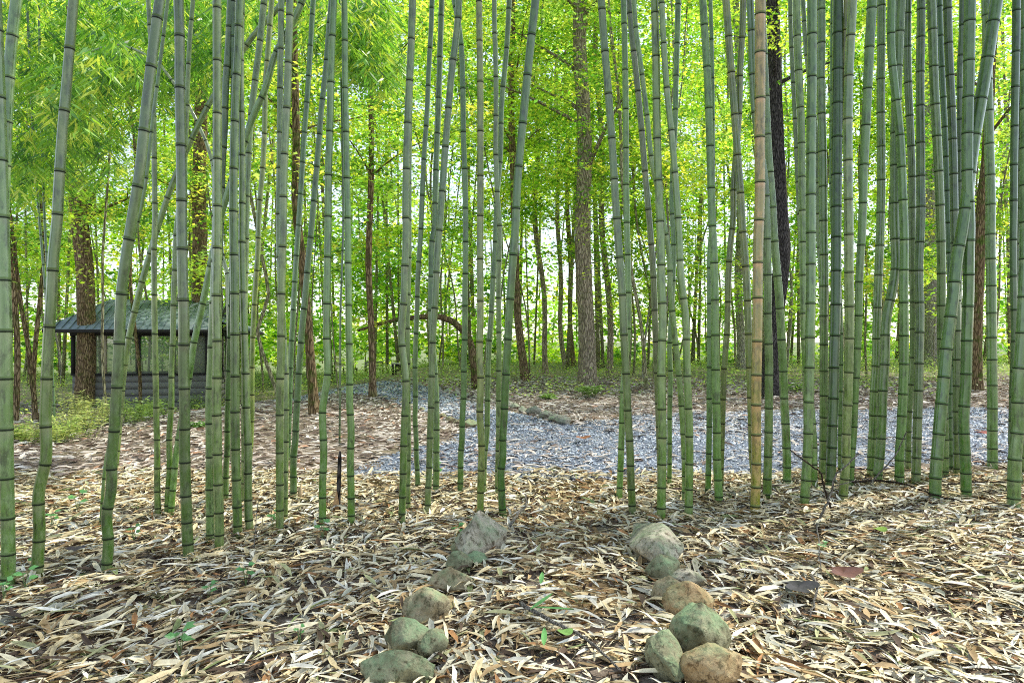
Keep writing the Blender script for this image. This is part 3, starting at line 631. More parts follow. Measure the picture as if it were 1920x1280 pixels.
def tree(name, label, cat, pts, w, bark, group=None, ztop=None, crown=(3, 40, 90, .11), limbs=8, zlo=2.5, flare=1.35, wob=.03, bright=1.0, cols=GREENS, spread=2.0, seg=14, D=None, cr_rad=(.45, 1.0), limb_w=.16):
    bx, by, bz = hit(*pts[-1])
    if D: by = D; bx = (pts[-1][0] - 960) * D / F; bz = float(terrain(bx, by))
    D = by
    if D is not None and len(pts) and abs(640 + (CH - bz) * F / D - pts[-1][1]) > 3: pass
    zt = ztop or (CH + .56 * D + .5)
    root = empty(name, (bx, by, bz), label, cat, group)
    P = trunk_path(pts, D, bz, zt, wob)
    r0 = w / 2 * D / F
    hz = (P[:, 2] - bz)
    rad = r0 * (1 + (flare - 1) * np.exp(-np.clip(hz, 0, None) / .28)) * (1 - .30 * np.clip(hz / (zt - bz), 0, 1))
    # uneven bark outline
    V, Q, T = tube_np(P, rad, seg)
    ctr = np.repeat(P, seg, 0); off = V[:-2] - ctr; th = np.arctan2(off[:, 1], off[:, 0]); zz = ctr[:, 2]
    amp = 1 + .05 * np.sin(3 * th + zz * .7) + .04 * np.sin(5 * th - zz * 1.3) + .03 * rng.normal(0, 1, len(th)) * (seg > 9)
    V[:-2] = ctr + off * amp[:, None]
    build('trunk', V, [Q, T], M[bark], None, root, True)
    cs = []
    for _ in range(limbs):
        z0 = zlo + (zt - zlo) * rng.random() ** .9
        k = int(np.clip(np.searchsorted(P[:, 2], z0), 1, len(P) - 2)); p0 = P[k]
        a = rng.random() * 2 * np.pi; ln_ = spread * (.6 + .8 * rng.random()); up = .25 + .7 * rng.random()
        t = np.linspace(0, 1, 7)[:, None]
        dr = np.array([math.cos(a), math.sin(a) * .8, 0])
        pl = p0 + dr * ln_ * t + np.array([0, 0, up * ln_]) * t ** .8 + np.cumsum(rng.normal(0, .035, (7, 3)), 0) * t
        lr = max(rad[k] * .34, .008) * (1 - .8 * t[:, 0])
        mb = MB(); mb.tube(pl, lr, 6)
        for _k in range(4):
            i0 = 2 + _k % 4; q0 = pl[i0]; q1 = q0 + np.array([rng.normal(0, .45), rng.normal(0, .4), rng.normal(.12, .25)]) * ln_ * .45
            mb.tube(np.array([q0, (q0 + q1) / 2 + rng.normal(0, .03, 3), q1]), np.array([.45, .3, .12]) * max(lr[0] * .6, .006), 4); cs.append(q1 + rng.normal(0, .08, 3))
        mb.build('limb', M[bark], root, True)
        for f in np.linspace(.35, 1.05, 4): cs.append(pl[0] + (pl[-1] - pl[0]) * f + rng.normal(0, .3, 3))
    if crown:
        sp, ns_, npr, L = crown
        m = ns_
        z = zlo + (zt - zlo) * rng.random(m) ** .85
        k = np.clip(np.searchsorted(P[:, 2], z), 1, len(P) - 1); c = P[k].copy(); c[:, 2] = z
        a = rng.random(m) * 2 * np.pi; rr = sp * np.sqrt(rng.random(m)); c[:, 0] += rr * np.cos(a); c[:, 1] += rr * np.sin(a)
        if cs: c = np.vstack([c, np.array(cs)])
        crown_mesh(root, c, cr_rad[0] + (cr_rad[1] - cr_rad[0]) * rng.random(len(c)), npr, L, bright=bright, cols=cols)
    return root

def G(c, r, u, v): return (640 * c + u / 2.9766, {'T': 0, 'M': 430, 'B': 850}[r] + v / 2.9766)
def GP(s): return P_(s)
tree('tree', 'stout reddish-brown barked tree at the left end of the cabin roof', 'tree', GP("T0 410,600 415,900 443,1280;M0 468,200 488,500 483,800 462,1000"), 33, 'bark_red', limbs=6, crown=(2.6, 26, 110, .10), zlo=3.2)
tree('tree', 'brown tree standing before the right end of the cabin front', 'tree', GP("T0 1110,300 1120,900 1118,1280;M0 1110,300 1107,500 1110,970"), 28, 'bark_red', limbs=6, crown=(2.4, 22, 110, .10), zlo=3.6)
tree('tree', 'slim straight brown tree beside the side path, in front of the garden bench', 'tree', GP("T1 160,300 162,780 160,1280;M1 158,200 168,500 167,945"), 12.5, 'bark_red', limbs=5, crown=(1.8, 24, 90, .10), zlo=3.8)
tree('tree', 'large grey-brown tree in the centre with leafy sprigs on its trunk', 'tree', GP("T1 1338,100 1344,500 1352,900;M1 1353,0 1360,500 1368,868"), 32, 'bark', limbs=12, crown=(3.2, 60, 100, .12), zlo=4.0, flare=1.3, seg=20, wob=.05, spread=2.6)
tree('tree', 'black-barked tree behind the tan bamboo culm', 'tree', GP("T2 503,0 512,250 515,450 528,900 545,1200;M2 555,100 545,250 520,450 497,650 488,935"), 31, 'bark_dark', limbs=2, crown=(2.4, 8, 100, .10), zlo=6.0, seg=20, wob=0, flare=1.6)
tree('tree', 'moss-sided tree behind the right-hand bamboo bundle', 'tree', GP("T2 1690,900 1665,1100 1655,1280;M2 1655,100 1650,400 1640,700 1632,905"), 22, 'bark_moss', limbs=4, crown=(2.2, 20, 100, .10), zlo=3.5)
tree('tree', 'pale grey tree just left of the tan bamboo culm', 'tree', GP("T2 310,900;M2 318,150 318,500 318,780"), 15, 'bark_pale', limbs=5, crown=(2.8, 36, 90, .13), zlo=4, wob=.05)
tree('tree', 'broad pale tree seen between the kinked culm and the slanting bundle', 'tree', GP("T2 1380,600;M2 1380,0 1383,400 1385,765"), 25, 'bark_pale', limbs=6, crown=(3, 40, 90, .14), zlo=4)
tree('tree', 'brown tree leaning left between the dark leaning culm and the central tree', 'tree', GP("T1 955,700;M1 965,0 978,300 990,500 1008,700 1024,848"), 15, 'bark_red', limbs=6, crown=(2.4, 34, 90, .12), zlo=4)
tree('tree', 'dark slim tree rising to the arching mossy branch', 'tree', GP("T1 700,700;M1 725,200 738,500 745,745"), 8, 'bark', limbs=5, crown=(2.2, 26, 90, .13), zlo=4)
tree('tree', 'slim dark tree leaning left, first left of the central tree', 'tree', GP("T1 1260,700;M1 1270,0 1276,300 1285,600 1292,765"), 9.5, 'bark_red', limbs=5, crown=(2.4, 30, 90, .13), zlo=4, wob=.06)
tree('tree', 'slim tree leaning left, second left of the central tree', 'tree', GP("T1 1205,700;M1 1213,0 1220,300 1228,560 1252,772"), 9, 'bark', limbs=5, crown=(2.4, 30, 90, .13), zlo=4, wob=.05)
tree('tree', 'knobbly tree leaning left, third left of the central tree', 'tree', GP("T1 1085,700;M1 1095,0 1115,300 1132,550 1152,805"), 10, 'bark', limbs=5, crown=(2.4, 30, 90, .13), zlo=3.6, wob=.08)
tree('tree', 'dark mossy tree first right of the central tree', 'tree', GP("T1 1440,700;M1 1465,0 1480,300 1495,550 1505,822"), 12, 'bark', limbs=6, crown=(2.4, 32, 90, .12), zlo=3.6, wob=.06)
tree('tree', 'thin crooked tree second right of the central tree', 'tree', GP("T1 1560,900;M1 1600,0 1625,270 1658,500 1680,700 1702,895"), 7, 'bark_thin', limbs=5, crown=(2.0, 24, 80, .11), zlo=3.2, wob=.06)
tree('tree', 'short brown tree forking between the cabin and the two-kink culm', 'tree', GP("T0 1650,700 1660,1280;M0 1690,200 1715,450 1740,750 1757,1040"), 17, 'bark_moss', limbs=4, crown=(1.6, 16, 90, .09), zlo=3.2, wob=.02)
for lab, p, w in (('leaning reddish sapling, leftmost of the clump at the left edge', "M0 30,0 62,200 85,450 92,750 85,1010", 10),
                  ('slanting sapling in the middle of the left-edge clump', "M0 60,150 105,450 150,700 190,950 215,1120", 8),
                  ('sapling slanting into the left-edge clump from the upper left', "M0 75,230 120,480 172,720 200,930 220,1040", 7),
                  ('upright thin sapling at the right of the left-edge clump', "T0 190,830 225,1280;M0 232,100 228,350 215,600 205,790 205,1000", 8)):
    tree('sapling', lab, 'sapling', GP(p), w, 'bark_red', group='saplings clumped at the left edge', limbs=4, crown=(1.7, 16, 90, .09), zlo=2.2, flare=1.1, wob=.04, spread=1.2, D=11.5 + rng.random() * 2)
tree('sapling', 'thin pale sapling standing before the cabin siding', 'sapling', GP("T0 590,1100;M0 590,150 600,400 592,700 600,1090"), 5, 'bark_thin', limbs=5, crown=(1.0, 7, 70, .07), zlo=1.8, flare=1, wob=.05, spread=1.0)
tree('sapling', 'twisted thin sapling in front of the cabin window post', 'sapling', GP("T0 740,1200;M0 745,300 755,600 770,850 775,1000"), 6, 'bark_moss', limbs=4, crown=(1.0, 7, 70, .07), zlo=1.8, flare=1, wob=.07, spread=1.0)
tree('sapling', 'thin curved sapling between the cabin and the touching culm pair', 'sapling', GP("T0 1370,1000;M0 1460,150 1500,400 1440,560 1460,650 1505,780"), 7, 'bark_thin', limbs=4, crown=(1.2, 12, 80, .08), zlo=2.6, flare=1, wob=.03, spread=1.2, D=13)

# many thin saplings of the wood beyond the gravel
nS = 54
for k in range(nS):
    px = 20 + 1880 * ((k * .618034) % 1); d = [14, 17, 20, 23, 26, 30, 34][k % 7] + rng.random() * 2.5
    if px < 500 and d < 22: d += 9
    py = 640 + CH * F / d
    tl = rng.normal(-10, 26)
    if abs(px - 1100) < 70 and d < 24: px += 150
    if 1180 < px < 1900 and d < 20: d += 6
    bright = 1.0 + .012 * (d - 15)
    tree('sapling', 'thin sapling trunk among the many standing in the wood beyond the gravel' if d < 24 else 'slender distant tree trunk in the bright wood behind the saplings', 'sapling' if d < 24 else 'tree',
         [(px + tl * 2.2, 100), (px + tl, 380), (px + tl * .3, 560), (px, py)], 2.4 + 2.6 * rng.random(), ['bark_thin', 'bark_thin', 'bark_pale'][k % 3],
         group='thin saplings in the wood beyond the gravel' if d < 24 else 'slender distant trees in the bright wood', limbs=5, crown=(2.3 + .04 * d, int(12 + d * .45), 86, .075 + .0030 * d), zlo=1.3 + .02 * d, flare=1.1,
         wob=.07, bright=bright, spread=1.6, seg=7, D=d, cr_rad=(.45, 1.15))

# far wood as one mass: leaves and stems nobody could count
def far_wood():
    k = 2100; y = 36 + 9 * rng.random(k); x = (rng.random(k) * 2 - 1) * (.85 * y); z = .1 + (y * .58) * rng.random(k) ** 1.15
    hole = np.sin(x * .9 + 1.7 * np.sin(z * .5)) * np.sin(z * .85 + 1.3 * np.sin(x * .6)) > .30
    ok = ~(hole & (z > 4)); x, y, z = x[ok], y[ok], z[ok]; k = len(x)
    c = np.stack([x, y, z], 1)
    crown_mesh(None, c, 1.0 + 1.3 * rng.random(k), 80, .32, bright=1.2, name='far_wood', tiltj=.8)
    o = bpy.data.objects['far_wood']; tag(o, 'bright yellow-green mass of leaves of the far-off wood', 'wood', kind='stuff')
far_wood()
S = MB()
for _ in range(170):
    y = 28 + 30 * rng.random(); x = (rng.random() * 2 - 1) * .8 * y; z0 = float(terrain(x, y)); h = 12 + 10 * rng.random(); t = rng.normal(0, .05, 2)
    zz = np.linspace(0, h, 5); r0 = .035 + .07 * rng.random()
    S.tube(np.stack([x + t[0] * zz, y + t[1] * zz, z0 - .1 + zz], 1), r0 * (1 - .5 * zz / h), 5)
tag(S.build('far_stems', M['bark_thin'], smooth=True), 'uncountable distant stems of the far-off wood', 'wood', kind='stuff')
# undergrowth band and ground cover
def ground_cover():
    k = 1700; y = 14.5 + 26 * rng.random(k) ** .75; x = (rng.random(k) * 2 - 1) * .85 * y
    ok = ~inpoly(x, y); x, y = x[ok], y[ok]; k = len(x)
    c = np.stack([x, y, terrain(x, y) + .10 + .25 * rng.random(k) * sm(16, 30, y)], 1)
    crown_mesh(None, c, .25 + .5 * rng.random(k), 34, .075, name='ground_cover', flat=.3, cols=np.array([(.42, .62, .12), (.58, .70, .16), (.30, .48, .10)]), mat='herb', tiltj=.7)
    tag(bpy.data.objects['ground_cover'], 'low green undergrowth scattered on the forest floor', 'undergrowth', kind='stuff')
ground_cover()

# ------------------------------------------------------------------ mossy arched branch
b = empty('bent_tree', (-1.2, 17.0, 0), 'dark mossy branch arching low over the path beside the slim dark tree', 'branch')
pp = [G(1, 'M', *q) for q in ((90, 565), (200, 530), (300, 505), (420, 490), (500, 485), (560, 490), (620, 512), (668, 556), (710, 600), (735, 680), (748, 760))]
Dm = 17.0
Pm = np.array([((x - 960) * Dm / F, Dm + .1 * math.sin(i), CH - (y - 640) * Dm / F) for i, (x, y) in enumerate(pp)])
Pm[-1, 2] = float(terrain(Pm[-1, 0], Pm[-1, 1])) - .05
b.location = tuple(Pm[-1]); bpy.context.view_layer.update()
v, q, t = tube_np(Pm, np.array([.03, .045, .055, .06, .07, .08, .08, .08, .08, .08, .09]), 10)
build('trunk', v, [q, t], M['bark_moss'], None, b, True)
c = Pm[rng.choice(8, 10)] + rng.normal(0, .35, (10, 3)); crown_mesh(b, c, np.full(10, .4), 40, .08, name='leaf_sprays')

# ------------------------------------------------------------------ background bamboo with hanging foliage (upper left)
def bleaves(root, blobs, D0, name='foliage'):
    """blobs: photo-pixel centre, radius, number of twig fans; leaves hang in fans of 4-7"""
    Ps = []; ds = []; Ls = []; Cs = []
    for (px, py, rx, ry, n) in blobs:
        d = D0 + rng.normal(0, .5, n); a = rng.random(n) * 2 * np.pi; rr = np.sqrt(rng.random(n))
        cx = px + rx * rr * np.cos(a); cy = py + ry * rr * np.sin(a)
        c = np.stack([(cx - 960) * d / F, d, CH - (cy - 640) * d / F], 1)
        tw = rng.random(n) * 2 * np.pi; base = np.array([(.14, .38, .03), (.30, .58, .04), (.58, .74, .08), (.07, .22, .03)])[rng.choice(4, n, p=[.3, .35, .2, .15])]
        for j in range(6):
            an = tw + (j - 2.5) * .42
            dd = np.stack([np.cos(an), np.sin(an), -.55 - .6 * rng.random(n)], 1)
            Ps.append(c + rng.normal(0, .035, (n, 3))); ds.append(dd); Ls.append(.10 + .09 * rng.random(n)); Cs.append(base * (.75 + .5 * rng.random((n, 1))))
    P = np.vstack(Ps); d = np.vstack(ds); L = np.concatenate(Ls); C = np.vstack(Cs); n = len(P)
    nr = np.stack([rng.normal(0, .6, n), rng.normal(0, .6, n), np.ones(n)], 1)
    V, Q, CC = leaves(P, d, nr, L, L * .145, C, .35)
    return build(name, V, [Q], M['bleaf'], CC, root)
BG = 'leafy background bamboo at the upper left'
def bgculm(label, path, w, D, blobs, tint='g'):
    root, at = culm(label, path, w, w, tint, ztop=CH + .62 * D, space=1.3, group=BG, dpt=D, cat='bamboo')
    if blobs: bleaves(root, blobs, D)
    return root
bgculm('thin dark bamboo stem left of the reddish tree, carrying dense hanging leaves', "T0 150,0 170,400 190,830 225,1280;M0 250,300 270,700 285,1000;M0 290,1180", 13, 8.6, [(60, 70, 110, 110, 420), (70, 230, 100, 90, 330), (190, 40, 90, 70, 260)], 'k')
bgculm('second thin dark bamboo stem left of the reddish tree, leaves spilling right', "T0 215,0 225,400 236,830 252,1280;M0 270,300 290,700 305,1080;M0 308,1190", 13, 8.2, [(170, 170, 110, 120, 440), (270, 70, 80, 80, 260), (140, 290, 110, 60, 200), (40, 330, 60, 60, 90)], 'k')
bgculm('thin light bamboo stem crowned with leaves between the two thick culms at upper left', "T0 1045,0 1048,300 1042,700 1035,1280;M0 1030,400 1028,800;M0 1030,1230", 14, 7.6, [(375, 50, 70, 90, 330), (300, 150, 60, 60, 120), (455, 40, 70, 60, 150), (370, 130, 50, 50, 90)], 'p')
bgculm('bamboo with yellow-green foliage hanging between the two left-centre culms', "T0 1895,0 1905,500 1915,1280;M0 1900,500 1898,900;M0 1895,1170", 12, 8.0, [(690, 55, 55, 70, 420), (720, 130, 40, 45, 190), (665, 100, 30, 60, 130), (600, 40, 50, 60, 130)], 'k')
# arching culm
r_ = empty('bamboo_culm', (0, 0, 0), 'thin culm bowed over in an arch, its tip drooping left among the leaves', 'bamboo', BG)
ap = [G(0, 'M', 1300, 1040), G(0, 'M', 1280, 600), G(0, 'M', 1270, 250), G(0, 'M', 1240, 150), G(0, 'T', 1215, 1150), G(0, 'T', 1185, 900), G(0, 'T', 1150, 790), G(0, 'T', 1100, 680), G(0, 'T', 1040, 560), G(0, 'T', 960, 450), G(0, 'T', 900, 370), G(0, 'T', 830, 315), G(0, 'T', 740, 272), G(0, 'T', 650, 250), G(0, 'T', 560, 270), G(0, 'T', 480, 300), G(0, 'T', 415, 345)]
Da = 6.7; Pa = np.array([((x - 960) * Da / F, Da, CH - (y - 640) * Da / F) for x, y in ap]); Pa[0, 2] = float(terrain(*Pa[0, :2])) - .03
r_.location = tuple(Pa[0]); bpy.context.view_layer.update()
ra = np.linspace(.024, .008, len(Pa)); v, q, t = tube_np(Pa, ra, 10); st = build('stalk', v, [q, t], M['stalk'], np.tile([.2, .8, 0], (len(v), 1)), r_, True); st.color = (1.2, 1.2, 1.15, 1)
for k in range(2, len(Pa) - 1):
    v, q, t = tube_np(Pa[k] + (Pa[k + 1] - Pa[k]) * np.array([[.0], [.03], [.06]]), ra[k] * np.array([1, 1.25, 1]), 10, False)
    build('node_ring', v, [q], M['ring'], np.tile([.03, .04, .02], (len(v), 1)), r_, True).color = (1, 1, 1, 1)
bleaves(r_, [(160, 130, 60, 40, 90), (215, 120, 50, 50, 110), (130, 200, 60, 60, 120)], Da)

FEET = np.array(FEET); nf = 34; ff = np.repeat(FEET, nf, 0); fa = rng.random(len(ff)) * 2 * np.pi; fr = .035 + .12 * rng.random(len(ff))
V, Q, T, C = litter(0, ff + np.stack([fr * np.cos(fa), fr * np.sin(fa)], 1), (.05, .14), (.10, .2), cream, .42, .05, dirf, 1.4)
build('heaped_leaf_litter', V, [Q, T], M['litter'], C); tag(bpy.data.objects['heaped_leaf_litter'], 'dry leaves heaped against the feet of the bamboo culms', 'leaf litter', kind='stuff')
for r_, at_ in CROWNED:          # leafy tops of the front culms, above the frame; they dapple the light
    n = 17; zc = 5.3 + 3.4 * rng.random(n); p, _ = at_(zc)
    a = rng.random(n) * 2 * np.pi; rr = .25 + .95 * np.sqrt(rng.random(n)); c_ = p + np.stack([rr * np.cos(a), rr * np.sin(a), 0 * a], 1)
    Ps = []; ds = []
    for j in range(7):
        an = a + (j - 3) * .4; Ps.append(c_ + rng.normal(0, .05, (n, 3))); ds.append(np.stack([np.cos(an), np.sin(an), -.5 - .6 * rng.random(n)], 1))
    P = np.vstack(Ps); d = np.vstack(ds); m_ = len(P); L = .12 + .08 * rng.random(m_)
    V, Q, CC = leaves(P, d, np.stack([rng.normal(0, .5, m_), rng.normal(0, .5, m_), np.ones(m_)], 1), L, L * .18, np.tile((.2, .4, .04), (m_, 1)) * (.7 + .6 * rng.random((m_, 1))), .35)
    build('foliage', V, [Q], M['bleaf'], CC, r_)

# ------------------------------------------------------------------ stones
def rock(name, label, u0, u1, v0, v1, mat, depth=1.0, tip=0.0, ang=0.0, tx=(1, 'B'), cat='stone', group=None, facet=.9, hscale=1.0, seed=None):
    rg = np.random.default_rng(seed or int(u0 * 7 + v0))
    c_, r_ = tx; x0, y0 = G(c_, r_, u0, v0); x1, y1 = G(c_, r_, u1, v1)
    pyb = y0 + (y1 - y0) * .98
    X0, Y0, Z0 = hit((x0 + x1) / 2, pyb)
    W = (x1 - x0) * Y0 / F
    e = math.atan2(CH, Y0)                   # looking-down angle
    Hs = (y1 - y0) * math.hypot(Y0, CH) / F  # size across the line of sight
    H = min(.78 * W * hscale, .80 * Hs * hscale)
    dp = max((Hs - H * math.cos(e) * .8) / max(math.sin(e), .2), .6 * W) * depth if Hs > H * .8 else .7 * W
    # broken stones: convex hull of scattered points; worn stones: many points, softened
    npts = int(9 + (1 - facet) * 60)
    bm = bmesh.new()
    pp_ = rg.normal(0, 1, (npts, 3)); pp_ /= np.linalg.norm(pp_, axis=1)[:, None]; pp_ *= (.86 + .2 * rg.random((npts, 1)))
    for k in range(3):                      # fill the box extents so the size is right
        for sg in (-1, 1): q_ = rg.normal(0, .22, 3); q_[k] = sg; pp_ = np.vstack([pp_, q_])
    for p_ in pp_: bm.verts.new(p_)
    res = bmesh.ops.convex_hull(bm, input=bm.verts)
    bmesh.ops.delete(bm, geom=[g_ for g_ in res['geom_interior'] if isinstance(g_, bmesh.types.BMVert)], context='VERTS')
    bmesh.ops.bevel(bm, geom=list(bm.edges), offset=.035 + .12 * (1 - facet), segments=1, affect='EDGES', clamp_overlap=True)
    bmesh.ops.triangulate(bm, faces=bm.faces)
    for _ in range(3):
        lng = [e for e in bm.edges if e.calc_length() > .17]
        if lng: bmesh.ops.subdivide_edges(bm, edges=lng, cuts=1, use_grid_fill=False); bmesh.ops.triangulate(bm, faces=bm.faces)
    bmesh.ops.smooth_vert(bm, verts=bm.verts, factor=.08 + .5 * (1 - facet), use_axis_x=True, use_axis_y=True, use_axis_z=True)
    bm.verts.ensure_lookup_table(); bm.verts.index_update()
    d = np.array([tuple(v_.co) for v_ in bm.verts]); TRI = np.array([[v_.index for v_ in f_.verts] for f_ in bm.faces]); bm.free()
    nd = d / np.linalg.norm(d, axis=1)[:, None]; r = np.ones(len(d))
    for k in range(7):
        w = rg.normal(0, 4 + 4 * k, 3); r = r * (1 + (.020 / (1 + .3 * k)) * np.sin(d @ w + rg.random() * 6))
    r = r * (1 + .006 * rg.normal(0, 1, len(d)))
    v = d * r[:, None] * 1.13 * np.array([W / 2, dp / 2, H * .68])
    if tip: v[:, 0] += tip * W * .5 * (v[:, 1] / (dp / 2)); v[:, 0] *= 1 - .35 * np.clip(v[:, 1] / (dp / 2), -.3, 1)
    ca, sa = math.cos(ang), math.sin(ang); v = np.stack([v[:, 0] * ca - v[:, 1] * sa, v[:, 0] * sa + v[:, 1] * ca, v[:, 2]], 1)
    yc = Y0 + dp * .22
    xc = X0 * yc / Y0
    zc = float(terrain(xc, yc)) + H * .40 + .012
    V = v + np.array([xc, yc, zc])
    o = build(name, V - np.array([xc, yc, zc]), [TRI], M[mat], None, None, facet < .6)
    o.location = (xc, yc, zc)
    return tag(o, label, cat, group)
SG = 'stones lining the foreground footpath'
rock('boulder', 'large grey angular boulder heading the left stone row, culm rising behind it', 668, 925, 352, 592, 'st_grey', tip=.22, group=SG, facet=1.0, hscale=.95, depth=1.3, seed=5)
rock('stone', 'small brown stone tucked against the left side of the left boulder', 610, 724, 500, 595, 'st_tan', group=SG, hscale=1.1)
rock('stone', 'flat grey-green stone just below the left boulder', 668, 812, 550, 640, 'st_green', group=SG, hscale=.8)
rock('stone', 'green mossy stone overlapping the flat one below the left boulder', 585, 732, 578, 682, 'st_green', group=SG, hscale=1.15)
rock('stone', 'oblong tan stone fourth down the left row', 505, 736, 668, 785, 'st_tan', group=SG, facet=.6)
rock('stone', 'big rounded grey-tan stone in the middle of the left row', 344, 602, 780, 968, 'st_tan', group=SG, facet=.35, seed=12)
rock('stone', 'brown stone half buried behind the big rounded stone of the left row', 555, 645, 785, 890, 'st_orange', group=SG, hscale=.7)
rock('stone', 'angular dark-green mossy stone near the bottom of the left row', 248, 502, 950, 1148, 'st_green', group=SG, facet=.9, seed=23)
rock('stone', 'small dark pointed stone leaning on the angular mossy one', 430, 592, 990, 1175, 'st_green', group=SG, facet=.9, tip=.2)
rock('stone', 'broad pale-green lichened stone at the bottom edge, last of the left row', 122, 498, 1145, 1320, 'st_green', group=SG, facet=.6)
rock('boulder', 'large wedge-shaped grey-green boulder heading the right stone row', 1595, 1880, 360, 640, 'st_grey', tip=-.30, group=SG, facet=1.0, hscale=.80, depth=1.5, seed=32)
rock('stone', 'green-topped brown stone just below the right boulder', 1703, 1892, 585, 738, 'st_green', group=SG)
rock('stone', 'small grey-brown stone perched right of the green-topped stone', 1832, 2035, 662, 765, 'st_grey', group=SG)
rock('stone', 'rounded brown stone squeezed behind the orange one in the right row', 1738, 1920, 720, 862, 'st_tan', group=SG, facet=.3)
rock('stone', 'rounded orange-tan stone in the middle of the right row', 1800, 2060, 750, 945, 'st_orange', group=SG, facet=.4)
rock('stone', 'large rounded dark-green stone below the orange stone', 1845, 2155, 895, 1165, 'st_green', group=SG, facet=.3, seed=41)
rock('stone', 'upright lumpy grey-green stone at the lower left of the right row', 1710, 1908, 1000, 1275, 'st_green', group=SG, facet=.5, seed=44, hscale=1.15)
rock('stone', 'orange-tan stone cut by the bottom edge, last of the right row', 1895, 2210, 1112, 1340, 'st_orange', group=SG, facet=.5)
rock('stone', 'small flat reddish stone lying in the leaves near the bottom', 1435, 1540, 1122, 1180, 'st_orange', hscale=.5)
# borders of the gravel path
BGp = 'small stones edging the far gravel path'
lab = 'small grey stone edging the far side of the gravel path'
for (a, b_) in (((1056, 797), 30), ((1040, 792), 24), ((1024, 786), 26), ((1000, 778), 28), ((982, 774), 20), ((966, 768), 19), ((953, 764), 20), ((938, 760), 17), ((920, 757), 16), ((905, 754), 18), ((888, 750), 15), ((872, 747), 17), ((855, 742), 15), ((838, 737), 14), ((822, 733), 14), ((805, 729), 12), ((788, 725), 12), ((770, 721), 11), ((752, 718), 11), ((735, 714), 10)):
    l2 = {30: 'biggest mossy border stone at the near tip of the gravel fork', 28: 'large pale border stone near the gravel fork'}.get(b_, lab)
    u, v = a; rock('border_stone', l2, (u - b_ / 2) * 2.9766, (u + b_ / 2) * 2.9766, (v - b_ * .62) * 2.9766, v * 2.9766, 'st_path', tx=(0, 'T'), cat='stone', group=BGp)
for (a, b_) in (((880, 803), 34), ((862, 797), 22), ((846, 792), 22), ((828, 784), 18), ((810, 777), 16), ((792, 771), 14), ((772, 764), 13), ((755, 758), 12), ((738, 752), 12), ((722, 748), 11), ((706, 744), 10)):
    l2 = {34: 'yellowish stone at the tip of the leafy bed left of the gravel'}.get(b_, 'small brown stone edging the near side of the side path')
    u, v = a; rock('border_stone', l2, (u - b_ / 2) * 2.9766, (u + b_ / 2) * 2.9766, (v - b_ * .5) * 2.9766, v * 2.9766, 'st_tan', tx=(0, 'T'), cat='stone', group='small stones edging the near side of the side path')

# ------------------------------------------------------------------ sticks, stub, odd leaves
def stick(name, label, pts, w, mat, lift=None, cat='twig', D=None, extra=()):
    """pts photo px; lift: heights above ground at each point"""
    P = []
    lift = lift or [.065] * len(pts)
    if D: P = [((x - 960) * D / F, D, CH - (y - 640) * D / F) for x, y in pts]
    else:
        for (x, y), h in zip(pts, lift):
            X_, Y_, Z_ = hit(x, y + h * 120); P.append((X_, Y_, Z_ + h))
    P = np.array(P); n = max(12, 4 * len(P)); s = np.linspace(0, len(P) - 1, n)
    Pi = np.stack([catmull(s, np.arange(len(P)), P[:, k]) for k in range(3)], 1) + rng.normal(0, .0022, (n, 3))
    o = empty(name, tuple(P[0]), label, cat)
    rr = w / 2 * Pi[:, 1] / F * np.linspace(1.2, .6, n)
    v, q, t = tube_np(Pi, rr, 8); build('stem', v, [q, t], M[mat], None, o, True)
    for (k0, pe, we) in extra:
        p0 = Pi[int(k0 * (n - 1))]; d = p0[1]; pe3 = np.array([(pe[0] - 960) * d / F, d - .02, CH - (pe[1] - 640) * d / F])
        t_ = np.linspace(0, 1, 6)[:, None]; pl = p0 + (pe3 - p0) * t_ + rng.normal(0, .004, (6, 3)) * t_
        v, q, t = tube_np(pl, we / 2 * d / F * np.linspace(1, .5, 6), 6); build('side_twig', v, [q, t], M[mat], None, o, True)
    return o
B2 = lambda u, v: G(2, 'B', u, v)
stick('fallen_twig', 'long pale forked twig leaning up against the right-hand culms', [B2(745, 420), B2(780, 330), B2(830, 220), B2(850, 130), B2(905, 75), B2(980, 5)], 4.5, 'twig', D=4.35, extra=((.15, B2(600, 490), 3), (.5, B2(1045, 130), 2)))
stick('fallen_twig', 'dark twig crossing the pale forked twig', [B2(880, 385), B2(830, 305), B2(800, 220), B2(770, 110), B2(720, 68), B2(600, -20)], 4, 'twig_dark', D=4.6)
stick('fallen_twig', 'short twig tilted up beside the kinked culm foot', [B2(1045, 170), B2(1110, 95), B2(1190, 5), B2(1250, -120)], 3.2, 'twig', D=5.3)
stick('fallen_branch', 'long dark stick lying on the leaves below the right-hand cluster', [B2(950, 182), B2(1100, 172), B2(1240, 195), B2(1400, 255), B2(1560, 292)], 4, 'twig_dark', cat='stick')
stick('fallen_branch', 'thin dark stick lying between the lone pale culm and the right edge', [B2(1480, 195), B2(1620, 180), B2(1800, 182)], 3, 'twig_dark', cat='stick')
stick('fallen_branch', 'curved grey stick lying on the leaves at the bottom centre', [G(1, 'B', 1000, 900), G(1, 'B', 1180, 1010), G(1, 'B', 1330, 1085), G(1, 'B', 1430, 1165), G(1, 'B', 1560, 1290)], 7, 'twig', cat='stick')
stick('fallen_branch', 'short forked pale stick right of the left boulder', [G(1, 'B', 940, 440), G(1, 'B', 985, 370), G(1, 'B', 1028, 320), G(1, 'B', 1030, 255)], 5, 'twig', cat='stick')
stick('fallen_twig', 'thin white twig wandering down the leaves right of centre', [B2(750, 430), B2(760, 560), B2(772, 700)], 2.6, 'twig', cat='twig')
